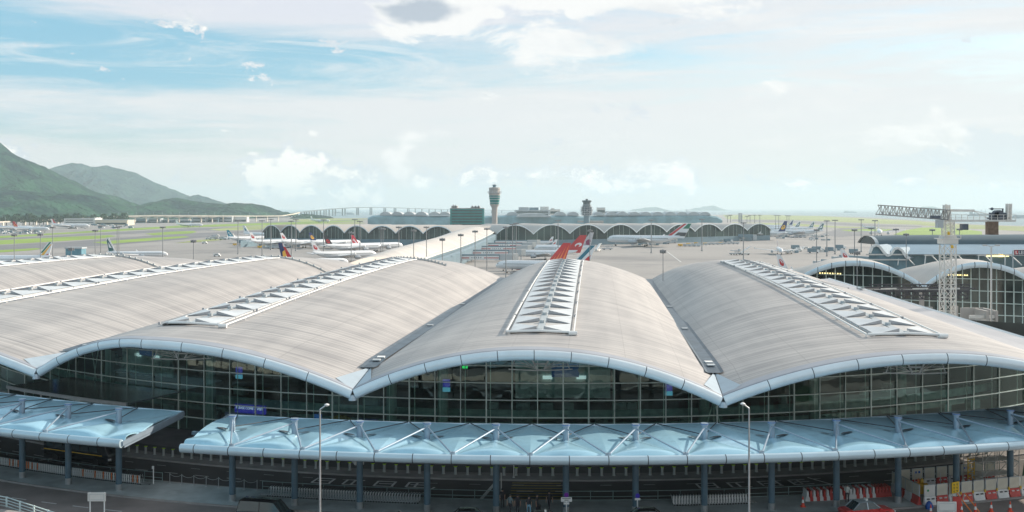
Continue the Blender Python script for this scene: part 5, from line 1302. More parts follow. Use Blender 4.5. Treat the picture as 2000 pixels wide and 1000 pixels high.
# ---- central spine vault
spn = thing('pier_spine', (-36, 464, ZG), 'long vaulted spine roof running from the hall to the control tower', 'concourse')
Lp_ = [(655, 528, 5.4), (730, 500, 5.4), (790, 483, 5.5), (850, 467, 5.6), (880, 456, 6.0), (905, 448, 6.5), (935, 442, 6.8)]
Rp_ = [(800, 516, 3.0), (850, 498, 3.2), (885, 487, 3.4), (910, 478, 3.6), (940, 466, 4.0), (958, 457, 4.6), (972, 449, 5.4)]
rows = []; Ld = []; Rd_ = []
for (a, b) in zip(Lp_, Rp_):
    l, r_ = Vector(tp(*a)), Vector(tp(*b)); Ld.append(l); Rd_.append(r_); row = []
    for i in range(13):
        u = i / 12; p = l + (r_ - l) * u; p.z += 4.4 * math.sin(pi * u) ** .9 * (1 - .2 * u); row.append(p)
    rows.append(row)
mb = MB(); mb.loft(rows, 0, closed=False); mb.add(rows[0] + [Vector((rows[0][-1].x, rows[0][-1].y, ZG)), Vector((rows[0][0].x, rows[0][0].y, ZG))], [tuple(range(15))]); mb.build('vault_roof', mat('spine_roof', (.56, .52, .48), .5, .1, .14, .12, stretch=(.3, 1, 1)), spn, auto=50)
mb = MB()
for S_ in (Ld, Rd_):
    for a, b in zip(S_, S_[1:]): mb.bar(a + Vector((0, 0, .2)), b + Vector((0, 0, .2)), 1.3, .8, 0 if S_ is Rd_ else 1)
mb.build('eave_rail', [M_OFFW, M_STRIP], spn)
mb = MB()
for S_, o in ((Ld, -.1), (Rd_, .1)): mb.loft([[p + Vector((o, 0, -.1)), Vector((p.x + o, p.y, ZG))] for p in S_], closed=False)
mb.build('side_glazing', M_GREYB, spn)
mb = MB(); mb.loft([[p + Vector((1, 0, -1.6)), p + Vector((3.2, 0, -2.2)), p + Vector((3.2, 0, -9))] for i, p in enumerate(Rd_)], closed=False); mb.build('side_wing', M_GREYB, spn)
# ---- boarding bridges with striped panels beside the spine
bl = [(886, 976, 496.5), (912, 994, 487.5), (932, 1009, 480), (950, 1020, 474), (965, 1030, 469)]
nm = ['nearest', 'second nearest', 'third nearest', 'fourth nearest', 'farthest']
for i, (a, b, y) in enumerate(bl):
    d = 27.2 * FP / (y - HY); x0, x1 = (a - 1000) / FP * d, (b - 1000) / FP * d; h = 3.0 + .3
    t = thing('boarding_bridge', ((x0 + x1) / 2, d, ZG), nm[i] + ' white boarding bridge with red stripes beside the pier spine', 'boarding bridge')
    mb = MB(); mb.box(((x0 + x1) / 2, d, -.2 - h / 2), (x1 - x0, 2.8, h)); mb.build('tunnel', M_GREYB, t)
    mb = MB(); mb.box(((x0 + x1) / 2 + .3, d - 1.45, -.6 - h / 2), (x1 - x0 - 1.5, .08, h * .72)); pb = mb.build('advert_panel', M_WHITE, t)
    for u0, u1 in ((.03, .34), (.66, .98)): mb = MB(); mb.box((x0 + (x1 - x0) * (u0 + u1) / 2, d - 1.52, -.5 - h * .55), ((x1 - x0) * (u1 - u0), .06, .5)); mb.build('red_stripe', L_RED, pb)
    mb = MB()
    for q in range(5): mb.box((x0 + (x1 - x0) * (.40 + q * .048), d - 1.52, -.5 - h * .5), (.5, .06, 1.0 if q % 2 else .8))
    mb.build('lettering', mat('ink_grey', (.25, .25, .28), .5), pb)
    mb = MB(); mb.box((x1 + 4, d - .5, -1.8), (8, 3.4, 3.6)); mb.build('rotunda', M_GREYL, t)
    mb = MB(); mb.box((x1 + 9.6, d - .5, -1.9), (3, 3.8, 4.0)); mb.build('bridge_head', M_OFFW, t)
    mb = MB()
    for x in (x0 + 3, x1 + 2, x1 + 8): mb.bar((x, d, ZG), (x, d, -3), .6)
    mb.build('legs', M_ENG, t)
for i, (a, b, y, dz, lab) in enumerate(((1137, 1196, 460, .12, 'beside the maroon emblem tail'), (1362, 1404, 453, .1, 'right of the flag tailed airliner'), (1188, 1262, 462, 0, 'long grey one left of the flag tailed airliner'), (1400, 1470, 458, 0, 'long grey one leading to the large navy tail'), (1640, 1720, 503, 0, 'low blue one beside the small vault roofs'), (1605, 1690, 512, 0, 'nearest low blue one beside the small vault roofs'))):
    d = 28 * FP / (y - HY); x0, x1 = (a - 1000) / FP * d, (b - 1000) / FP * d
    t = thing('boarding_bridge', ((x0 + x1) / 2, d, ZG), 'boarding bridge, ' + lab, 'boarding bridge')
    mb = MB(); mb.bar((x0, d, -1.2), (x1, d, -2.6), 3, 3.4); mb.build('tunnel', M_GREYL if i < 2 else M_GREYB, t)
    if i < 2: mb = MB(); mb.bar((x0 + 1, d - 1.56, -1.4), (x1 - 1, d - 1.56, -2.6), .06, .5); mb.build('red_stripe', L_RED, t)
    mb = MB(); mb.box((x0 - 2, d, -3.4), (4, 4.5, 6)); mb.box((x1 + 2, d, -3.8), (4, 4.5, 5.5)); mb.build('rotunda', M_GREYL, t)
    mb = MB()
    for x in (x0, (x0 + x1) / 2, x1): mb.bar((x, d, ZG), (x, d, -3), .7)
    mb.build('legs', M_ENG, t)
# ---- control tower
def ring_tower():
    d = 1200; X = (966 - 1000) / FP * d; t = thing('control_tower', (X, d, ZG), 'tall concrete airport control tower with flared green glazed head', 'control tower')
    z = lambda y: H - (y - HY) / FP * d - ZG
    k = d / FP
    mb = MB(); mb.lathe((0, 0, 0), [(5.6 * k, 0), (5.4 * k, z(425)), (5.6 * k, z(406)), (9.0 * k, z(400)), (9.2 * k, z(399))], 16); mb.build('shaft', M_CONC, t, world=False, auto=30)
    mb = MB(); mb.lathe((0, 0, 0), [(8.8 * k, z(399)), (9.6 * k, z(392)), (10.6 * k, z(384)), (10.8 * k, z(382))], 16); mb.build('glazed_floors', M_TEAL, t, world=False, auto=30)
    mb = MB()
    for y in (396.5, 390, 386): mb.lathe((0, 0, z(y)), [(10.2 * k * (1 + (396 - y) * .006), 0), (10.2 * k * (1 + (396 - y) * .006), .5)], 16)
    mb.build('floor_band', M_GREYL, t, world=False)
    mb = MB(); mb.lathe((0, 0, 0), [(10.8 * k, z(382)), (11.4 * k, z(376)), (10.6 * k, z(375)), (10.6 * k, z(370.5)), (11.2 * k, z(369.5)), (11.0 * k, z(366.5)), (6 * k, z(366))], 16); mb.build('head', M_CONC, t, world=False, auto=30)
    mb = MB(); mb.lathe((0, 0, 0), [(5.0 * k, z(366.5)), (3.4 * k, z(364)), (3.2 * k, z(362.6)), (5.5 * k, z(362)), (5.0 * k, z(361))], 12); mb.build('cab_roof', M_GREYB, t, world=False)
    mb = MB()
    for q in range(10): a = q * pi / 5; mb.tube((12.6 * k * math.cos(a), 12.6 * k * math.sin(a), z(377)), (12.6 * k * math.cos(a), 12.6 * k * math.sin(a), z(373)), .7 * k, 8)
    mb.lathe((0, 0, z(377.5)), [(12.8 * k, 0), (12.8 * k, .4)], 16); mb.lathe((0, 0, z(385)), [(12 * k, 0), (12 * k, .4)], 16); mb.build('gallery', M_ENG, t, world=False)
    mb = MB(); mb.tube((0, 0, z(361)), (0, 0, z(358)), .25, 6); mb.box((0, 0, z(360.3)), (3.2, .4, .3)); mb.build('aerial', M_ENG, t, world=False)
ring_tower()
def radar():
    d = 1560; k = d / FP; X = 146 * k; t = thing('apron_tower', (X, d, ZG), 'stepped dark round tower with ringed galleries and antennas', 'control tower'); z = lambda y: H - (y - HY) / FP * d - ZG
    mb = MB(); mb.box((8 * k, 10, z(433)), (50 * k, 20, 2.5)); mb.box((16 * k, 10, z(440)), (34 * k, 18, z(432) - z(447))); mb.build('podium', M_CONC, t, world=False)
    mb = MB(); mb.lathe((0, 0, 0), [(6 * k, z(442)), (6 * k, z(421))], 14); mb.build('shaft', M_GREYB, t, world=False)
    mb = MB()
    for y, r_ in ((420.5, 11), (417, 12), (413, 13), (409, 13.5), (405, 12.5), (401, 9.5)): mb.lathe((0, 0, z(y)), [(r_ * k, 0), (r_ * k, .9)], 14)
    for q in range(12): a = q * pi / 6; mb.tube((10 * k * math.cos(a), 10 * k * math.sin(a), z(421)), (10 * k * math.cos(a), 10 * k * math.sin(a), z(403)), .22, 5); mb.box((10.3 * k * math.cos(a), 10.3 * k * math.sin(a), z(411 + (q % 3) * 3)), (1.6, 1.6, 1.8))
    mb.build('gallery', M_ENG, t, world=False)
    mb = MB(); mb.lathe((0, 0, 0), [(9 * k, z(421)), (10 * k, z(405)), (7 * k, z(401)), (7 * k, z(396)), (9.4 * k, z(393.5)), (9.2 * k, z(391.5)), (2.4 * k, z(391)), (2.2 * k, z(388.5))], 14); mb.build('cab', mat('tower_dark', (.05, .075, .085), .4, 0, .3, .3), t, world=False)
radar()
# ---- boxy buildings
def block(name, px0, px1, y0, y1, d, m, label, cat='building', rows=0, roofm=None, extras=()):
    k = d / FP; x0, x1 = (px0 - 1000) * k, (px1 - 1000) * k; zt = H - (y0 - HY) * k; dp = min(40, (x1 - x0) * .7)
    t = thing(name, ((x0 + x1) / 2, d, ZG), label, cat); mb = MB(); mb.box(((x0 + x1) / 2, d + dp / 2, (zt + ZG) / 2), (x1 - x0, dp, zt - ZG)); mb.build('wall', m, t)
    mb = MB(); mb.box(((x0 + x1) / 2, d + dp / 2, zt + .4), (x1 - x0 + .8, dp + .8, .8)); mb.build('roof', roofm or M_GREYL, t)
    for r_ in range(rows):
        z = zt - (r_ + .7) * (zt - max(ZG, H - (y1 - HY) * k)) / rows; mb = MB(); mb.box(((x0 + x1) / 2, d - .08, z), ((x1 - x0) * .9, .12, (zt - ZG) / rows * .33)); mb.build('window_band', M_DGLZ, t)
    for (ex0, ex1, ey, m2) in extras:
        a, b = (ex0 - 1000) * k, (ex1 - 1000) * k; z2 = H - (ey - HY) * k; mb = MB(); mb.box(((a + b) / 2, d + dp / 2, (z2 + zt) / 2 + .4), (b - a, dp * .6, z2 - zt)); mb.build('roof_plant', m2, t)
    return t
gb = block('green_glass_building', 879, 945, 407.5, 446, 1290, M_TEAL, 'square green glass building with rooftop antennas left of the control tower', rows=7, roofm=M_CONC, extras=((881, 893, 402.5, M_CONC), (919, 937, 404, M_CONC), (884, 885.5, 400, M_ENG), (888, 890, 401, M_ENG), (921, 923, 402, M_ENG), (927, 930, 402.3, M_ENG), (933, 936, 402, M_ENG)))
block('far_office', 1005, 1074, 411, 425, 2250, M_GREYL, 'pale blue stepped office block beyond the midfield hall', rows=3, extras=((1013, 1033, 405, M_GREYL), (1034, 1052, 405.5, M_GREYB), (1056, 1072, 404, M_OFFW)))
block('far_shed', 1074, 1094, 409.5, 425, 2300, M_OFFW, 'small pale shed at the right end of the stepped office block', rows=2, extras=((1076, 1083, 407, M_OFFW),))
block('far_hangar', 1166, 1182, 406, 425, 2300, M_OFFW, 'white block just right of the ringed tower', rows=2)
block('low_hangar', 1182, 1219, 413.5, 425, 2300, M_GREYB, 'low grey green hangar right of the white block', rows=1)
block('cargo_terminal', 125, 185, 427, 440, 2150, M_OFFW, 'white cargo terminal with striped window bands under the viaduct', rows=3, extras=((180, 185, 425.5, M_OFFW),))
block('cargo_shed', 186, 249, 430, 440, 2150, mat('cream_shed', (.62, .55, .42), .7, 0, .06, .05), 'long cream cargo shed right of the white terminal', rows=1)
for i, (a, b, y, m) in enumerate(((262, 285, 428, M_GREYB), (283, 312, 427, M_GREYL), (312, 340, 430, M_GREYB), (343, 372, 431, M_GREYB), (352, 368, 428.5, M_OFFW), (375, 402, 422.5, M_GREYL), (405, 426, 423, M_GREYB), (429, 453, 423.5, M_GREYL), (456, 482, 424, M_OFFW), (236, 262, 431, M_GREYB))):
    block('far_warehouse', a, b, y, 438, 2450 + 20 * i, m, ('first', 'second', 'third', 'fourth', 'small white', 'sixth', 'seventh', 'eighth', 'white ninth', 'dark left')[i] + ' warehouse in the row under the viaduct', rows=1 + i % 2)
block('apron_shed', 128, 159, 486, 500, 560, mat('blue_shed', (.12, .27, .34), .5, 0, .2, .3), 'blue ribbed shed behind the left roof', rows=0)
block('stand_building', 205, 222, 500, 505, 640, M_GREYL, 'low grey stand building beside the white airliner', rows=1)
# white roofed hut row etc. on the far left shore
# ---- midfield concourse
md = 1780; k = md / FP
mid = thing('midfield_concourse', ((1065 - 1000) * k, md, ZG), 'long hazy blue midfield concourse with small humped roofs', 'concourse')
mb = MB(); rows = []
for px in list(range(718, 1411, 12)) + [1411]:
    e = min(1, (px - 716) / 8, (1413 - px) / 14); X = (px - 1000) * k; ztop = H - (420.5 - HY) * k - (1 - e) * 6 + 1.2 * math.sin(px * .02)
    rows.append([Vector((X, md, ZG)), Vector((X, md, ztop - 4)), Vector((X, md + 6, ztop - 1)), Vector((X, md + 25, ztop)), Vector((X, md + 48, ztop - 2)), Vector((X, md + 50, ZG))])
mb.loft(rows, 0, closed=False, ks=lambda j, i: 1 if i in (2, 3) else 0); mb.build('hall_body', [mat('midfield_glazing', (.20, .34, .38), .3, .1, .3, .05), M_GREYL], mid)
for i, cx in enumerate([752, 775, 798, 822, 848, 868, 1000, 1095, 1120, 1170, 1195, 1217, 1240, 1262, 1286, 1310, 1333, 1356, 1378]):
    mb = MB(); n = 10; w = 11 * k; X = (cx - 1000) * k; z0 = H - (421 - HY) * k
    pr_ = [Vector((X + w * math.cos(pi * q / n), md + 4, z0 + 6.5 * math.sin(pi * q / n))) for q in range(n + 1)]; mb.prism(pr_, (0, 44, 0)); mb.build('roof_hump', [M_GREYL], mid)
mb = MB(); X = 42 * k; pr_ = [Vector((X + 34 * k * math.cos(pi * q / 14), md - 12, H - (424 - HY) * k + 6.5 * math.sin(pi * q / 14))) for q in range(15)]; mb.prism(pr_, (0, 60, 0)); mb.build('central_vault', M_GREYL, mid)
# ---- viaduct on the left
via = thing('viaduct', ((280 - 1000) * 1.2, 2450, ZG), 'long pale road viaduct curving across the foot of the hills', 'viaduct')
VP_ = [(-120, 436.5, 1950), (0, 432.5, 2050), (60, 429.8, 2150), (130, 427, 2250), (190, 424, 2330), (240, 421.2, 2400), (300, 420, 2450), (380, 420.6, 2520), (450, 421, 2600), (520, 421, 2700), (552, 420.6, 2750), (572, 417.5, 2850), (585, 414.5, 3050)]
pv = [P(*q) for q in VP_]; mb = MB()
rows = [[p + Vector((0, -6, 0)), p + Vector((0, -6, -2.6)), p + Vector((0, 6, -2.6)), p + Vector((0, 6, 0))] for p in pv]; mb.loft(rows); mb.build('deck', mat('viaduct_concrete', (.58, .54, .47), .8, 0, .05, .05), via)
for i in range(30):
    px = -80 + i * 21.5
    for a, b in zip(VP_, VP_[1:]):
        if a[0] <= px <= b[0]:
            t = (px - a[0]) / (b[0] - a[0]); p = P(px, a[1] + (b[1] - a[1]) * t, a[2] + (b[2] - a[2]) * t); mb = MB(); mb.box((p.x, p.y, (p.z - 2 + ZG) / 2), (2.2, 5, p.z - 2 - ZG))
            if 200 < px < 420: mb.prism([Vector((p.x - 22, p.y - 5, p.z - 2.5)), Vector((p.x + 22, p.y - 5, p.z - 2.5)), Vector((p.x + 3, p.y - 5, p.z - 6)), Vector((p.x - 3, p.y - 5, p.z - 6))], (0, 10, 0))
            mb.build('pier', MATS['viaduct_concrete'], via)
for i in range(34):
    px = -40 + i * 17
    for a, b in zip(VP_, VP_[1:]):
        if a[0] <= px <= b[0]: t = (px - a[0]) / (b[0] - a[0]); p = P(px, a[1] + (b[1] - a[1]) * t, a[2] + (b[2] - a[2]) * t); mb = MB(); mb.bar(p, p + Vector((0, 0, 8)), .35); mb.build('lamp_pole', M_ENG, via)
# ---- sea bridge
sb = thing('sea_bridge', P(740, 408, 6200), 'long faint sea bridge on paired piers crossing to the horizon', 'bridge')
BP = [(560, 417.5, 4300), (600, 411.8, 4800), (640, 408, 5300), (690, 404.8, 5900), (730, 404.2, 6300), (780, 405.5, 6700), (830, 407.3, 7200), (900, 409.2, 7900), (1000, 410.5, 9000), (1100, 411, 10500)]
pv = [P(*q) for q in BP]; mb = MB(); mb.loft([[p + Vector((0, -9, 0)), p + Vector((0, -9, -4.5)), p + Vector((0, 9, -4.5)), p + Vector((0, 9, 0))] for p in pv]); mb.build('deck', mat('bridge_grey', (.10, .13, .15), .8), sb)
for px in [567, 574, 581, 588, 595, 599, 604, 609, 614, 619, 626, 633, 637, 643, 650, 655, 669, 674, 697, 700, 723, 726, 750, 753, 770, 773, 796, 799, 811, 824, 838, 850, 862, 874, 890, 905, 920, 945, 960, 980]:
    for a, b in zip(BP, BP[1:]):
        if a[0] <= px <= b[0]: t = (px - a[0]) / (b[0] - a[0]); p = P(px, a[1] + (b[1] - a[1]) * t, a[2] + (b[2] - a[2]) * t); mb = MB(); mb.box((p.x, p.y, (p.z - 4 - 12) / 2), (4.6 if px < 660 else 6, 12, p.z - 4 + 12)); mb.build('pier', MATS['bridge_grey'], sb)
# ---- ships
def ship(px, y, d, L, hh, label, cruise=False):
    p = P(px, y, d); t = thing('ship', (p.x, d, -12), label, 'ship'); mb = MB(); mb.prism([Vector((-L / 2, -8, 8)), Vector((L / 2 + L * .05, -8, 8)), Vector((L / 2 - L * .03, -8, -1)), Vector((-L / 2 + L * .02, -8, -1))], (0, 16, 0)); mb.build('hull', M_GREYL, t, world=False)
    mb = MB()
    if cruise:
        for q in range(5): mb.box((-L * .02 * q * .5 - 2, 0, 10 + q * 5), (L * (.86 - q * .1), 14 - q, 5))
        mb.box((L * .1, 0, hh - 4), (L * .06, 6, 9))
    else: mb.box((-L * .36, 0, hh * .5), (L * .12, 10, hh * .7)); mb.box((0, 0, 10), (L * .6, 12, 5))
    mb.build('superstructure', M_GREYL, t, world=False)
    mb = MB(); 
    for q in (-.2, .1, .3): mb.bar((L * q, 0, 8), (L * q, 0, hh), 1.5)
    mb.build('mast', M_ENG, t, world=False)
ship(1805, 404, 6800, 250, 42, 'pale cruise liner on the horizon above the crane jib', True)
ship(1912, 411, 5200, 110, 34, 'grey ship with tall masts right of the crane')
ship(1992, 415, 4000, 60, 14, 'small boat on the sea at the right edge')
ship(1318, 405.5, 9000, 220, 24, 'faint cargo ship on the horizon, left one'); ship(1350, 405, 9500, 120, 34, 'faint cargo ship on the horizon, right of the faint left one'); ship(1660, 405.5, 9000, 110, 22, 'faint cargo ship on the horizon left of the crane')
ship(684, 412, 6500, 50, 20, 'tiny boat under the sea bridge, right one'); ship(660, 409.5, 8000, 60, 24, 'tiny boat under the sea bridge, left one')
# ---- trees by the sea bridge foot and the far shore
def far_tree(px, yb, hgt, label, seed, grp='trees on the far shore'):
    p = G(px, yb); rr = random.Random(seed); t = thing('tree', p, label, 'tree', grp); mb = MB(); mb.tube((0, 0, 0), (0, 0, hgt * .5), hgt * .04, 6); mb.build('trunk', mat('bark', (.08, .06, .04), .9), t, world=False)
    mb = MB()
    for q in range(260):
        a = rr.uniform(0, 2 * pi); r_ = hgt * .42 * rr.random() ** .5; z = hgt * (.3 + .68 * rr.random()); r_ *= 1 - abs(z / hgt - .6) * 1.2
        c = Vector((r_ * math.cos(a), r_ * math.sin(a), z)); s = hgt * .07; u = Vector((rr.uniform(-1, 1), rr.uniform(-1, 1), rr.uniform(-1, 1))).normalized() * s; v = Vector((rr.uniform(-1, 1), rr.uniform(-1, 1), rr.uniform(-1, 1))).normalized() * s
        mb.add([c - u, c + v, c + u, c - v], [(0, 1, 2, 3)])
    mb.build('crown', mat('far_foliage', (.03, .07, .03), .9, 0, .4, .2), t, world=False)
for i in range(26): far_tree(-20 + i * 10.5 + (i * 7) % 5, 441 - i * .12, 17 + (i * 5) % 9, 'dark tree in the belt along the foot of the hills', i)
# ---- ground vehicles
def gv(kind, px, py, rz, lab, grp=None, sc=1.0):
    p = G(px, py); k = sc
    t = thing(kind, p, lab, {'fuel_truck': 'truck', 'box_truck': 'truck', 'baggage_train': 'baggage train', 'stairs_truck': 'stairs truck', 'service_van': 'van', 'loader': 'loader', 'container_stack': 'container'}[kind], grp, rz=R(rz))
    def w(L, Wd):
        mb = MB()
        for x in (-L * .33, L * .33):
            for y in (-Wd / 2, Wd / 2): mb.tube((x, y - .15, .5), (x, y + .15, .5), .5, 8)
        mb.build('wheels', M_RUB, t, world=False)
    if kind == 'service_van':
        mb = MB(); mb.loft([[Vector((x, -1, .4)), Vector((x, -1, z - .3)), Vector((x, -.8, z)), Vector((x, .8, z)), Vector((x, 1, z - .3)), Vector((x, 1, .4))] for x, z in ((-2.5, 2.2), (1.2, 2.3), (1.9, 1.4), (2.5, 1.2))]); mb.build('body', M_WHITE, t, world=False); w(5, 1.9)
        mb = MB(); mb.box((-.2, -1.01, 1.75), (3, .05, .5)); mb.build('window', M_DGLZ, t, world=False)
    elif kind in ('box_truck', 'fuel_truck'):
        mb = MB(); mb.box((3.2, 0, 1.6), (2, 2.4, 2.2)); mb.build('cab', M_WHITE, t, world=False); w(8.5, 2.3)
        mb = MB()
        if kind == 'box_truck': mb.box((-1.3, 0, 2.4), (6.5, 2.5, 3.0))
        else: mb.tube((-4.5, 0, 2.2), (2, 0, 2.2), 1.25, 12)
        mb.build('cargo_box', M_GREYB if kind == 'box_truck' else M_OFFW, t, world=False, auto=40)
    elif kind == 'baggage_train':
        for q in range(5):
            mb = MB(); x = q * 4.2 - 9; mb.box((x, 0, 1.2), (3.4, 1.8, 1.6)); mb.build('cart', M_GREYL if q else M_YEL, t, world=False); mb = MB(); mb.tube((x, -.9, .35), (x, .9, .35), .35, 8); mb.build('wheels', M_RUB, t, world=False)
    elif kind == 'stairs_truck':
        mb = MB(); mb.box((0, 0, 1), (7, 2.2, 1.2)); mb.build('chassis', M_OFFW, t, world=False); w(7, 2.2); mb = MB(); mb.bar((-3.5, 0, 1.6), (3.5, 0, 6), 1.8, .5); mb.bar((3.4, 0, 6.2), (5.4, 0, 6.2), 1.8, .4); mb.bar((2.5, 0, 1), (2.5, 0, 5.3), .3); mb.build('stairs', M_WHITE, t, world=False)
    elif kind == 'loader':
        mb = MB(); mb.box((0, 0, 1.2), (9, 3.4, .8)); mb.box((0, 0, 3.4), (7, 3.2, .5)); mb.bar((-3, -1.4, 1.4), (3, -1.4, 3.4), .3); mb.bar((3, -1.4, 1.4), (-3, -1.4, 3.4), .3); mb.build('platform', M_ENG, t, world=False); mb = MB(); mb.box((4.2, 0, 3.4), (1.6, 1.6, 2.2)); mb.build('cab', M_OFFW, t, world=False); w(8, 3)
    else:
        for q in range(3): mb = MB(); mb.box((q * 3.4 - 3.4, 0, .9), (3.0, 2.2, 1.7)); mb.build('container', (M_ENG, M_OFFW, M_GREYB)[q], t, world=False)
    return t
near = {}
def spread(kinds, x0, x1, y0, y1, n, where, seed):
    rr = random.Random(seed)
    for i in range(n):
        kd = kinds[i % len(kinds)]
        gv(kd, rr.uniform(x0, x1), rr.uniform(y0, y1), rr.uniform(-25, 25), {'service_van': 'white service van', 'box_truck': 'truck with blue grey box', 'baggage_train': 'train of baggage carts', 'stairs_truck': 'white stairs truck', 'loader': 'grey cargo loader', 'container_stack': 'row of cargo containers', 'fuel_truck': 'pale tanker truck'}[kd] + ' among the vehicles ' + where, 'vehicles ' + where)
spread(['service_van', 'loader', 'container_stack'], 405, 462, 463.5, 468.5, 14, 'beside the teal tailed airliner', 1)
spread(['loader', 'baggage_train', 'container_stack', 'box_truck'], 470, 560, 472, 481, 16, 'under the airliners at the left concourse', 2)
spread(['loader', 'container_stack', 'baggage_train'], 525, 585, 479, 486, 9, 'on the open apron behind the striped tail', 3)
spread(['loader', 'box_truck', 'container_stack'], 590, 690, 478, 484, 10, 'under the left group of airliners', 4)
spread(['service_van', 'container_stack', 'box_truck', 'loader'], 0, 75, 444, 457, 46, 'crowding the cargo apron at the far left', 5)
spread(['container_stack', 'service_van', 'box_truck'], 75, 260, 439, 447, 46, 'before the cargo terminal', 6)
spread(['loader', 'container_stack', 'box_truck'], 1238, 1330, 474, 480, 14, 'under the flag tailed airliner', 7)
spread(['baggage_train'], 1335, 1395, 477, 481.5, 5, 'in line right of the flag tailed airliner', 8)
spread(['service_van', 'loader', 'box_truck', 'container_stack'], 1375, 1470, 468, 474, 22, 'along the right concourse', 9)
spread(['loader', 'service_van', 'container_stack'], 1470, 1615, 460, 470, 24, 'around the large navy tail', 10)
spread(['box_truck', 'container_stack', 'service_van'], 1535, 1670, 486, 496, 16, 'beside the small airliner on the right apron', 11)
spread(['service_van', 'container_stack'], 1130, 1240, 466, 474, 14, 'at the foot of the right concourse', 12)
gv('box_truck', 1556, 487.5, 4, 'large blue grey box truck alone right of the small airliner'); gv('stairs_truck', 1455, 498, 10, 'stairs truck left of the small airliner, right one'); gv('loader', 1436, 498, 30, 'cargo loader beside the lone stairs truck')
gv('loader', 1186, 488, 0, 'cargo loader right of the maroon emblem tail'); gv('stairs_truck', 1168, 491, 60, 'stairs truck below the maroon emblem tail'); gv('service_van', 400, 476, 0, 'dark service van alone on the left apron')
gv('service_van', 424, 501, 0, 'small red topped van above the left roof edge'); gv('baggage_train', 1425, 477, 5, 'train of baggage carts alone on the right apron')
# ================================================================== RIGHT SIDE: ANNEX, WAVE HALL, WORKS, CRANE
ann = thing('side_wing', (110, 262, ZG), 'side wing with two shallow vault roofs and tall reflecting glass gables at the right', 'terminal wing')
def wing_vault(pa, pb, rise, back, first):
    a, b = Vector(pa), Vector(pb); n = 28; prof = []
    for i in range(n + 1):
        u = -1 + 2 * i / n; p = a + (b - a) * (u + 1) / 2; p.z = a.z + (b.z - a.z) * (u + 1) / 2 + rise * (1 - abs(u) ** 2.1); prof.append(p)
    dv = Vector(back); mb = MB(); base_ = [a + (b - a) * (q / n) for q in range(n + 1)]
    rows = [prof] + [[p + dv * w_ - Vector((0, 0, (p.z - q.z) * d_)) for p, q in zip(prof, base_)] for w_, d_ in ((.25, -.03), (.5, .08), (.75, .3), (1, .62))]
    mb.loft(rows, 0, closed=False); nb = len(mb.v); mb.loft([[p - Vector((0, 0, .7)) for p in r_] for r_ in rows], 1, closed=False)
    mb.build('vault_roof', [M_AV, M_SOFFIT], ann, auto=40)
    mb = MB(); rings = []
    for i, p in enumerate(prof): rings.append([p + Vector((0, .3 * math.cos(t) - .4, .75 * math.sin(t) - .3)) for t in [2 * pi * q / 10 for q in range(10)]])
    mb.loft(rings, 0)
    for i in range(0, n, 3):
        c = prof[i] + Vector((0, -.4, -.3)); tg = (prof[min(n, i + 1)] - prof[max(0, i - 1)]).normalized()
        mb.loft([[c + tg * e + Vector((0, .32 * math.cos(t), .78 * math.sin(t))) for t in [2 * pi * q / 10 for q in range(10)]] for e in (-.08, .08)], 1)
    mb.build('eave_edge_panel', [M_FASCIA, M_DARK], ann, auto=40)
    f = dv.normalized(); g = [p + f * 5 - Vector((0, 0, .8)) for p in prof]
    mb = MB(); mb.add([Vector((g[0].x, g[0].y, ZG))] + g + [Vector((g[-1].x, g[-1].y, ZG))], [tuple(range(n + 3))]); mb.build('glass_gable', mat('wing_glass', (.05, .075, .07), .04, .25, .8, .10, coat=.5), ann)
    mb = MB()
    for i in range(0, n + 1, 2): q = g[i]; mb.bar(Vector((q.x, q.y - .15, ZG)), q + Vector((0, -.15, 0)), .22)
    for z in range(-6, 14, 3):
        ok = [q for q in g if q.z > z]
        if len(ok) > 1: mb.bar(Vector((ok[0].x, ok[0].y - .15, z)), Vector((ok[-1].x, ok[-1].y - .15, z)), .18)
    mb.build('mullion_frame', M_MULL, ann)
    mb = MB()
    for q in range(9): p = a + (b - a) * (.24 + q * .02); mb.box((p.x + 1.3, p.y + 4.7, a.z + 2.9), (.28, .2, .3))
    mb.build('ceiling_lights', mat('warm_lamp', (.8, .7, .3), .5, emis=(1, .8, .35), es=1.6), ann)
D0 = 262
wing_vault(((1543 - 1000) / FP * 280, 280, 6.4), ((1803 - 1000) / FP * D0, D0, 7.0), 6.1, (20, 70, 0), True)
wing_vault(((1803 - 1000) / FP * D0, D0, 7.0), ((2040 - 1000) / FP * 250, 250, 6.8), 6.3, (20, 70, 0), False)
wing_vault(((2040 - 1000) / FP * 250, 250, 6.8), ((2300 - 1000) / FP * 240, 240, 6.6), 6.2, (20, 70, 0), False)
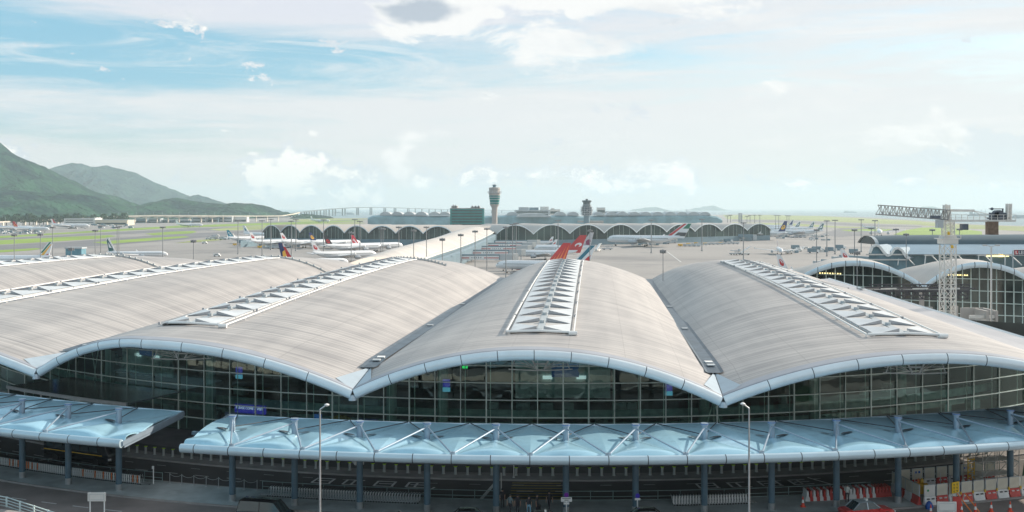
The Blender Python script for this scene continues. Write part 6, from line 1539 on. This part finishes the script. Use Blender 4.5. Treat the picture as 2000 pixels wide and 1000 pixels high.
# blue wave-roofed hall farther right
wh = thing('wave_hall', (200, 395, ZG), 'long blue grey hall with rippled gable and dark barrel roof at the right', 'terminal')
dA = 392; k = dA / FP
def wz(y): return H - (y - HY) * k
mb = MB(); prof = [(1697, 494), (1702, 482), (1709, 478.5), (1716, 481), (1724, 492), (1731, 499), (1738, 497), (1745, 486), (1752, 484), (1760, 489), (1768, 502), (1775, 504)]
pp = [Vector(((x - 1000) * k, dA, wz(y))) for x, y in prof]
mb.loft([[p + Vector((0, -1, 0)) for p in pp], [p + Vector((9, 12, 0)) for p in pp]], 0, closed=False); mb.build('wave_roof', mat('wave_roof_paint', (.30, .38, .44), .9), wh)
mb = MB()
for a, b in zip(pp, pp[1:]): mb.bar(a + Vector((0, -1, 0)), b + Vector((0, -1, 0)), .5, .9)
mb.build('wave_edge', M_WHITE, wh)
mb = MB(); mb.add([Vector((pp[0].x, dA, ZG))] + [p - Vector((0, 0, .2)) for p in pp] + [Vector((pp[-1].x, dA, ZG))], [tuple(range(len(pp) + 2))]); mb.build('gable_wall', mat('gable_blue', (.10, .20, .25), .25, .1, .3, .3), wh)
for z in (wz(497), wz(507)): mb = MB(); mb.box((pp[5].x, dA - .6, z), (80 * k, .5, .5)); mb.build('gable_band', M_OFFW, wh)
mb = MB(); rows = []
for px in (1750, 1800, 1900, 2000, 2150):
    X = (px - 1000) * k; rows.append([Vector((X, dA + 6, ZG)), Vector((X, dA + 6, wz(500))), Vector((X, dA + 2, wz(497))), Vector((X, dA + 6, wz(492))), Vector((X, dA + 14, wz(484))), Vector((X, dA + 22, wz(481)))])
mb.loft(rows, 0, closed=False, ks=lambda j, i: 1 if i >= 2 else (2 if i == 0 else 0)); mb.build('lower_roof', [M_WHITE, mat('annex_blue_roof', (.20, .30, .38), .45, .2, .08, .1), mat('annex_glass', (.09, .17, .20), .2, .1, .4, .12)], wh, auto=30)
mb = MB(); rows = []
for px in (1722, 1728, 1745, 1800, 1900, 2000, 2150):
    X = (px - 1000) * k + 6; e = 1 if px > 1730 else .7; zz = 463 + (1760 - min(px, 1760)) * .06 - (px - 1760) * .006 * (px > 1760)
    rows.append([Vector((X, dA + 22, wz(482)))] + [Vector((X, dA + 32 - 10 * math.cos(a) , wz(482) + (wz(zz) - wz(482)) * math.sin(a))) for a in [.25, .6, 1.0, 1.4, 1.9, 2.5]] + [Vector((X, dA + 44, wz(482)))])
mb.loft(rows, 0, closed=False); mb.add([p for p in rows[0]], [tuple(range(len(rows[0])))], 1); mb.build('barrel_roof', [mat('annex_dark_roof', (.05, .095, .12), .45, .2, .1, .1), M_DGLZ], wh, auto=50)
mb = MB(); mb.loft([[p + Vector((-.6, 0, .15)) for p in rows[0]], [p + Vector((.8, 0, .15)) for p in rows[0]]], closed=False); mb.build('barrel_rim', M_GREYL, wh)
for i, px in enumerate(range(1765, 2060, 52)):
    X = (px - 1000) * k; mb = MB()
    for s_ in (-1, 1): mb.bar((X + s_ * 1.2, dA + 1.5, wz(500)), (X + s_ * 3.2, dA - 2.5, wz(517)), .35)
    mb.box((X, dA + 1.5, wz(499)), (3.4, 1, .4)); mb.build('raking_strut', M_OFFW, wh)
mb = MB(); mb.box(((1958 - 1000) * k, dA + 5.6, wz(501.5)), (7, .3, .5)); mb.box(((1974 - 1000) * k, dA + 5.6, wz(501.3)), (4, .3, .5)); mb.build('ceiling_lights', MATS['warm_lamp'], wh)
s_ = thing('roof_sign', P(1996, 493, 370), 'dark sign with red square emblem and white letters at the right edge', 'sign')
mb = MB(); mb.box((0, 0, 0), (6.2, .5, 1.9)); mb.build('board', mat('sign_navy', (.03, .03, .07), .4), s_, world=False)
mb = MB(); mb.box((0, -.1, 1.0), (6.4, .5, .12)); mb.box((0, -.1, -1.0), (6.4, .5, .12)); mb.box((-3.1, -.1, 0), (.12, .5, 2)); mb.build('frame', M_WHITE, s_, world=False)
mb = MB(); mb.box((-2.2, -.28, 0), (1.3, .05, 1.4)); mb.box((-2.3, -.32, .05), (.3, .05, 1.0), 1); mb.box((-2.05, -.32, -.4), (.7, .05, .25), 1); mb.build('emblem', [L_RED, M_WHITE], s_, world=False)
mb = MB()
for x, hz in ((-1.2, (0, 0)), ): mb.box((-1.2, -.3, 0), (.2, .05, 1.2)); mb.box((-.95, -.3, -.5), (.6, .05, .2))
mb.box((-.35, -.3, 0), (.2, .05, 1.2)); mb.box((-.05, -.3, .5), (.6, .05, .2)); mb.box((-.05, -.3, 0), (.5, .05, .2)); mb.box((-.05, -.3, -.5), (.6, .05, .2)); mb.box((.6, -.3, 0), (.2, .05, 1.2))
mb.build('letters', M_WHITE, s_, world=False)
mb = MB(); mb.bar((-2.8, 1, -20), (-2.8, 1, .5), .3); mb.bar((2.8, 1, -20), (2.8, 1, .5), .3); mb.build('support', M_GREYL, s_, world=False)
# lamp with arms before the wing roof
p = P(1936, 482, 175); t = thing('street_lamp', (p.x, 175, ZG), 'grey lamp post with twin curled arms above the right wing roof', 'street lamp')
mb = MB(); mb.tube((0, 0, 0), (0, 0, p.z - ZG), .16, 8); mb.build('pole', M_STEEL, t, world=False)
mb = MB()
for sg in (-1, 1): mb.tube((0, 0, p.z - ZG), (sg * 1.0, 0, p.z - ZG + .35), .06, 6); mb.box((sg * 1.1, 0, p.z - ZG + .25), (.6, .4, .25))
mb.build('arm', M_STEEL, t, world=False)
# construction steelwork
M_STL = mat('raw_steel', (.05, .05, .06), .5, .4, .2, 1)
cs = thing('steel_frame', (78, 205, ZG), 'dark half-built steel roof frame in front of the side wing', 'steel frame'); rr = random.Random(9)
dS = 212
def CSP(px, y, d=dS): return P(px, y, d)
for q in range(3):
    mb = MB(); d = dS - 4 + q * 15
    a, b = CSP(1680 + q * 9, 560 + q * 5.5, d), CSP(1890 + q * 1.5, 575 + q * 1.5, d); a.z = b.z = 10.3 - q * .5
    mb.bar(a, b, .25, .25); mb.bar(a - Vector((0, 0, 1.7)), b - Vector((0, 0, 1.7)), .22, .22)
    for j in range(12):
        u, v = a + (b - a) * j / 12, a + (b - a) * (j + 1) / 12; mb.bar(u, v - Vector((0, 0, 1.7)), .18); mb.bar(v, v - Vector((0, 0, 1.7)), .18)
    mb.build('truss', [M_STL], cs)
for q in range(9):
    mb = MB(); X = 68 + q * 3.2; mb.bar((X, dS - 5, 10.8), (X + 3, dS + 32, 7.6), .28, .3); mb.build('purlin', M_OFFW if q % 2 else M_STL, cs)
for X, y in ((76, 206), (84, 206), (90, 208), (96, 240)): mb = MB(); mb.bar((X, y, ZG), (X, y, 7.2), .9); mb.build('column', M_CONC, cs)
cw = thing('concrete_core', (94, 205, ZG), 'raw pale concrete stair core with scaffold beside the crane', 'building')
mb = MB(); a, b = P(1903, 610, 196), P(1951, 610, 196); zt = H - (607 - HY) / FP * 196
mb.box(((a.x + b.x) / 2, 198, (zt + ZG) / 2), (.5, 5, zt - ZG)); mb.box((b.x - .4, 199, (zt + ZG) / 2), (.5, 6, zt - ZG)); mb.box(((a.x + b.x) / 2, 202, (zt + ZG) / 2 ), (b.x - a.x, .5, zt - ZG)); mb.build('wall', M_CONC, cw)
mb = MB(); mb.box(((a.x + b.x) / 2 - .5, 196.5, zt - 1.2), (b.x - a.x + .5, .4, .6)); mb.box(((a.x + b.x) / 2 + .5, 196.2, zt - 4.2), (b.x - a.x - 1, .4, .6)); mb.build('ring_beam', M_OFFW, cw)
mb = MB(); X = (1883 - 1000) / FP * 196; mb.box((X, 196, ( -1 + ZG) / 2 + 2), (1.7, 1.7, 11)); mb.build('pier', M_OFFW, cw)
scaffold('stair_scaffold', Vector((88.6, 193, ZG)), 4.5, 2, 14.0, 'pale scaffold against the raw concrete core')
# tower crane
cr = thing('tower_crane', (73.2, 172, ZG), 'white lattice tower crane with slightly raised jib at the right', 'crane')
M_CR = mat('crane_white', (.66, .65, .62), .45, .1, .08, 1); M_CRD = mat('crane_machinery', (.10, .12, .15), .5, .3, .3, 2)
dC = 172; kc = dC / FP; XC = (1851 - 1000) * kc
def lattice(mb, a, b, w, n, tri=False, r=.09, rc=.13, h=None):
    a, b = Vector(a), Vector(b); ax = (b - a); L = ax.length; ax.normalize(); h = h or w
    if abs(ax.z) > .8: s1, s2 = Vector((1, 0, 0)), Vector((0, 1, 0))
    else: s1 = ax.cross(Vector((0, 0, 1))).normalized(); s2 = s1.cross(ax).normalized()
    cs_ = [(-.5, -.5), (.5, -.5), (.5, .5), (-.5, .5)] if not tri else [(-.5, -.5), (.5, -.5), (0, .5)]
    pt = lambda c, q: a + ax * (L * q / n) + s1 * c[0] * w + s2 * c[1] * h
    for c in cs_: mb.bar(pt(c, 0), pt(c, n), rc * 2)
    m = len(cs_)
    for q in range(n):
        for i in range(m):
            c, e = cs_[i], cs_[(i + 1) % m]
            mb.bar(pt(c, q), pt(e, q + 1) if q % 2 else pt(c, q), r) if False else None
            mb.bar(pt(c, q) if q % 2 else pt(e, q), pt(e, q + 1) if q % 2 else pt(c, q + 1), r * 1.5); mb.bar(pt(c, q), pt(e, q), r * 1.4)
            mb.bar(pt(e, q) if q % 2 else pt(c, q), pt(c, q + 1) if q % 2 else pt(e, q + 1), r * 1.2) if not tri else None
zc = lambda y: H - (y - HY) * kc
mb = MB(); lattice(mb, (XC, dC, ZG), (XC, dC, zc(478)), 1.95, 13, r=.055, rc=.085); mb.build('tower_mast', M_CR, cr)
mb = MB(); mb.box((XC, dC, zc(471)), (2.5, 2.5, .9)); mb.box((XC, dC, zc(463)), (2.1, 2.1, .5)); mb.box((XC - .1, dC, zc(466)), (3.2, 2.9, .12)); 
for x in (-1.6, 1.6): mb.bar((XC + x, dC - 1.4, zc(466)), (XC + x, dC - 1.4, zc(459)), .08)
mb.bar((XC - 1.6, dC - 1.4, zc(459)), (XC + 1.6, dC - 1.4, zc(459)), .07); mb.build('slewing_platform', M_CR, cr)
mb = MB(); lattice(mb, (XC + .1, dC, zc(461)), (XC, dC, zc(430)), 1.5, 4, r=.05, rc=.08); lattice(mb, (XC - .2, dC, zc(430)), (XC - .2, dC, zc(400)), .8, 4, r=.045, rc=.07); mb.tube((XC - .3, dC, zc(408)), (XC - .3, dC, zc(399)), .18, 8); mb.build('tower_head', M_CR, cr)
mb = MB(); ja, jb = Vector((XC, dC - 1, zc(420))), Vector(((1714 - 1000) * kc * 1.045, dC * 1.045, H - (409.5 - HY) * kc * 1.045)); lattice(mb, ja, jb, 1.3, 20, tri=True, r=.055, rc=.09, h=1.6); mb.build('jib', mat('jib_grey', (.34, .33, .32), .5, .2, .1, 1), cr)
mb = MB(); ca, cb_ = Vector((XC, dC, zc(431))), Vector(((1968 - 1000) * kc, dC - 2, zc(431))); mb.bar(ca + Vector((0, -.7, 0)), cb_ + Vector((0, -.7, 0)), .25, .35); mb.bar(ca + Vector((0, .7, 0)), cb_ + Vector((0, .7, 0)), .25, .35)
for q in range(12): c = ca + (cb_ - ca) * q / 11; mb.bar(c + Vector((0, -.8, 0)), c + Vector((0, .8, 0)), .12); mb.bar(c + Vector((0, -.8, 0)), c + Vector((0, -.8, 1.0)), .07)
mb.bar(ca + Vector((0, -.8, 1.0)), cb_ + Vector((0, -.8, 1.0)), .07); mb.bar(ca + Vector((0, -.8, .5)), cb_ + Vector((0, -.8, .5)), .05); mb.build('counter_jib', M_CR, cr)
mb = MB(); mb.bar((XC + .5, dC, zc(411)), (XC + 4.4, dC, zc(411.5)), .3, .4); mb.tube((XC + 4.4, dC, zc(411.5)), (XC + 8.2, dC - 1, zc(424)), .07, 6); mb.tube((XC + 4.4, dC, zc(412.5)), (XC + 6.2, dC - 1, zc(426)), .07, 6); mb.build('tie_bar', M_CR, cr)
mb = MB(); X = (1943 - 1000) * kc; mb.box((X - .6, dC - 1, zc(422)), (1.2, 1.2, 1.2)); mb.tube((X, dC - 1.6, zc(420)), (X, dC - .4, zc(420)), .85, 14); mb.tube((X + .9, dC - 1.5, zc(422)), (X + .9, dC - .5, zc(422)), .6, 12); mb.box((X + .2, dC - 1, zc(426)), (3.4, 1.5, .3)); mb.build('winch', M_CRD, cr)
mb = MB(); mb.bar(((1926 - 1000) * kc, dC - 1, zc(408)), ((1952 - 1000) * kc, dC - 1, zc(408)), .15); mb.bar(((1952 - 1000) * kc, dC - 1, zc(430)), ((1953 - 1000) * kc, dC - 1, zc(407)), .2); mb.tube(((1932 - 1000) * kc, dC - 1.1, zc(408)), ((1932 - 1000) * kc, dC - .9, zc(408)), .25, 8); mb.build('service_davit', M_CRD, cr)
mb = MB(); lattice(mb, ((1961 - 1000) * kc, dC - 1.5, zc(431)), ((1962 - 1000) * kc, dC - 1.5, zc(398)), .6, 6, r=.05, rc=.08); mb.build('end_frame', M_CR, cr)
mb = MB(); mb.box(((1927.5 - 1000) * kc, dC - 1.8, zc(445)), (1.65, 1.2, 2.2)); mb.build('counterweight', mat('rust_brown', (.16, .11, .08), .8, 0, .3, 2), cr)
mb = MB(); mb.box((XC - 1.9, dC - 1.2, zc(437)), (.9, 1.2, 1.3)); mb.box((XC + 2.3, dC - 1, zc(443)), (1.0, 1.1, 1.0), 1); mb.box((XC - 2.6, dC - 1.2, zc(424)), (1.4, .8, .5), 1); mb.build('cab', [M_GREYL, M_CRD], cr)
mb = MB(); mb.lathe((XC - .3, dC - 1.1, zc(459)), [(.2, 0), (.25, .4), (.12, .6)], 8, 0); mb.lathe((XC + .2, dC - 1.3, zc(484)), [(.25, 0), (.2, .5)], 8, 0); mb.build('warning_beacon', M_YEL, cr)
# pipe tower by the right runway
p = G(1446, 448); t = thing('radar_mast', (p.x, p.y, ZG), 'dark lattice radar mast rising behind the right concourse', 'mast'); mb = MB(); lattice(mb, (0, 0, 0), (0, 0, 26), 4.5, 6, r=.3, rc=.3); mb.build('lattice', M_ENG, t, world=False)
mb = MB(); mb.box((0, 0, 26.5), (6, 2, 1.2)); mb.build('antenna', M_ENG, t, world=False)
# ================================================================== HAZE
hz = MB(); x0, x1, y0, y1, z0, z1 = -16000, 16000, -700, 17800, -13.2, 340
hz.add([(x, y, z) for z in (z0, z1) for y in (y0, y1) for x in (x0, x1)], [(0, 2, 3, 1), (4, 5, 7, 6), (0, 1, 5, 4), (2, 6, 7, 3), (0, 4, 6, 2), (1, 3, 7, 5)])
hm = bpy.data.materials.new('air_haze'); hm.use_nodes = True; N = hm.node_tree.nodes; N.clear(); o_ = N.new('ShaderNodeOutputMaterial'); v_ = N.new('ShaderNodeVolumePrincipled')
v_.inputs['Color'].default_value = (.70, .86, .93, 1); v_.inputs['Density'].default_value = 7.5e-5; v_.inputs['Anisotropy'].default_value = .15
hm.node_tree.links.new(v_.outputs[0], o_.inputs['Volume'])
ho = hz.build('haze', hm); tag(ho, kind='stuff')
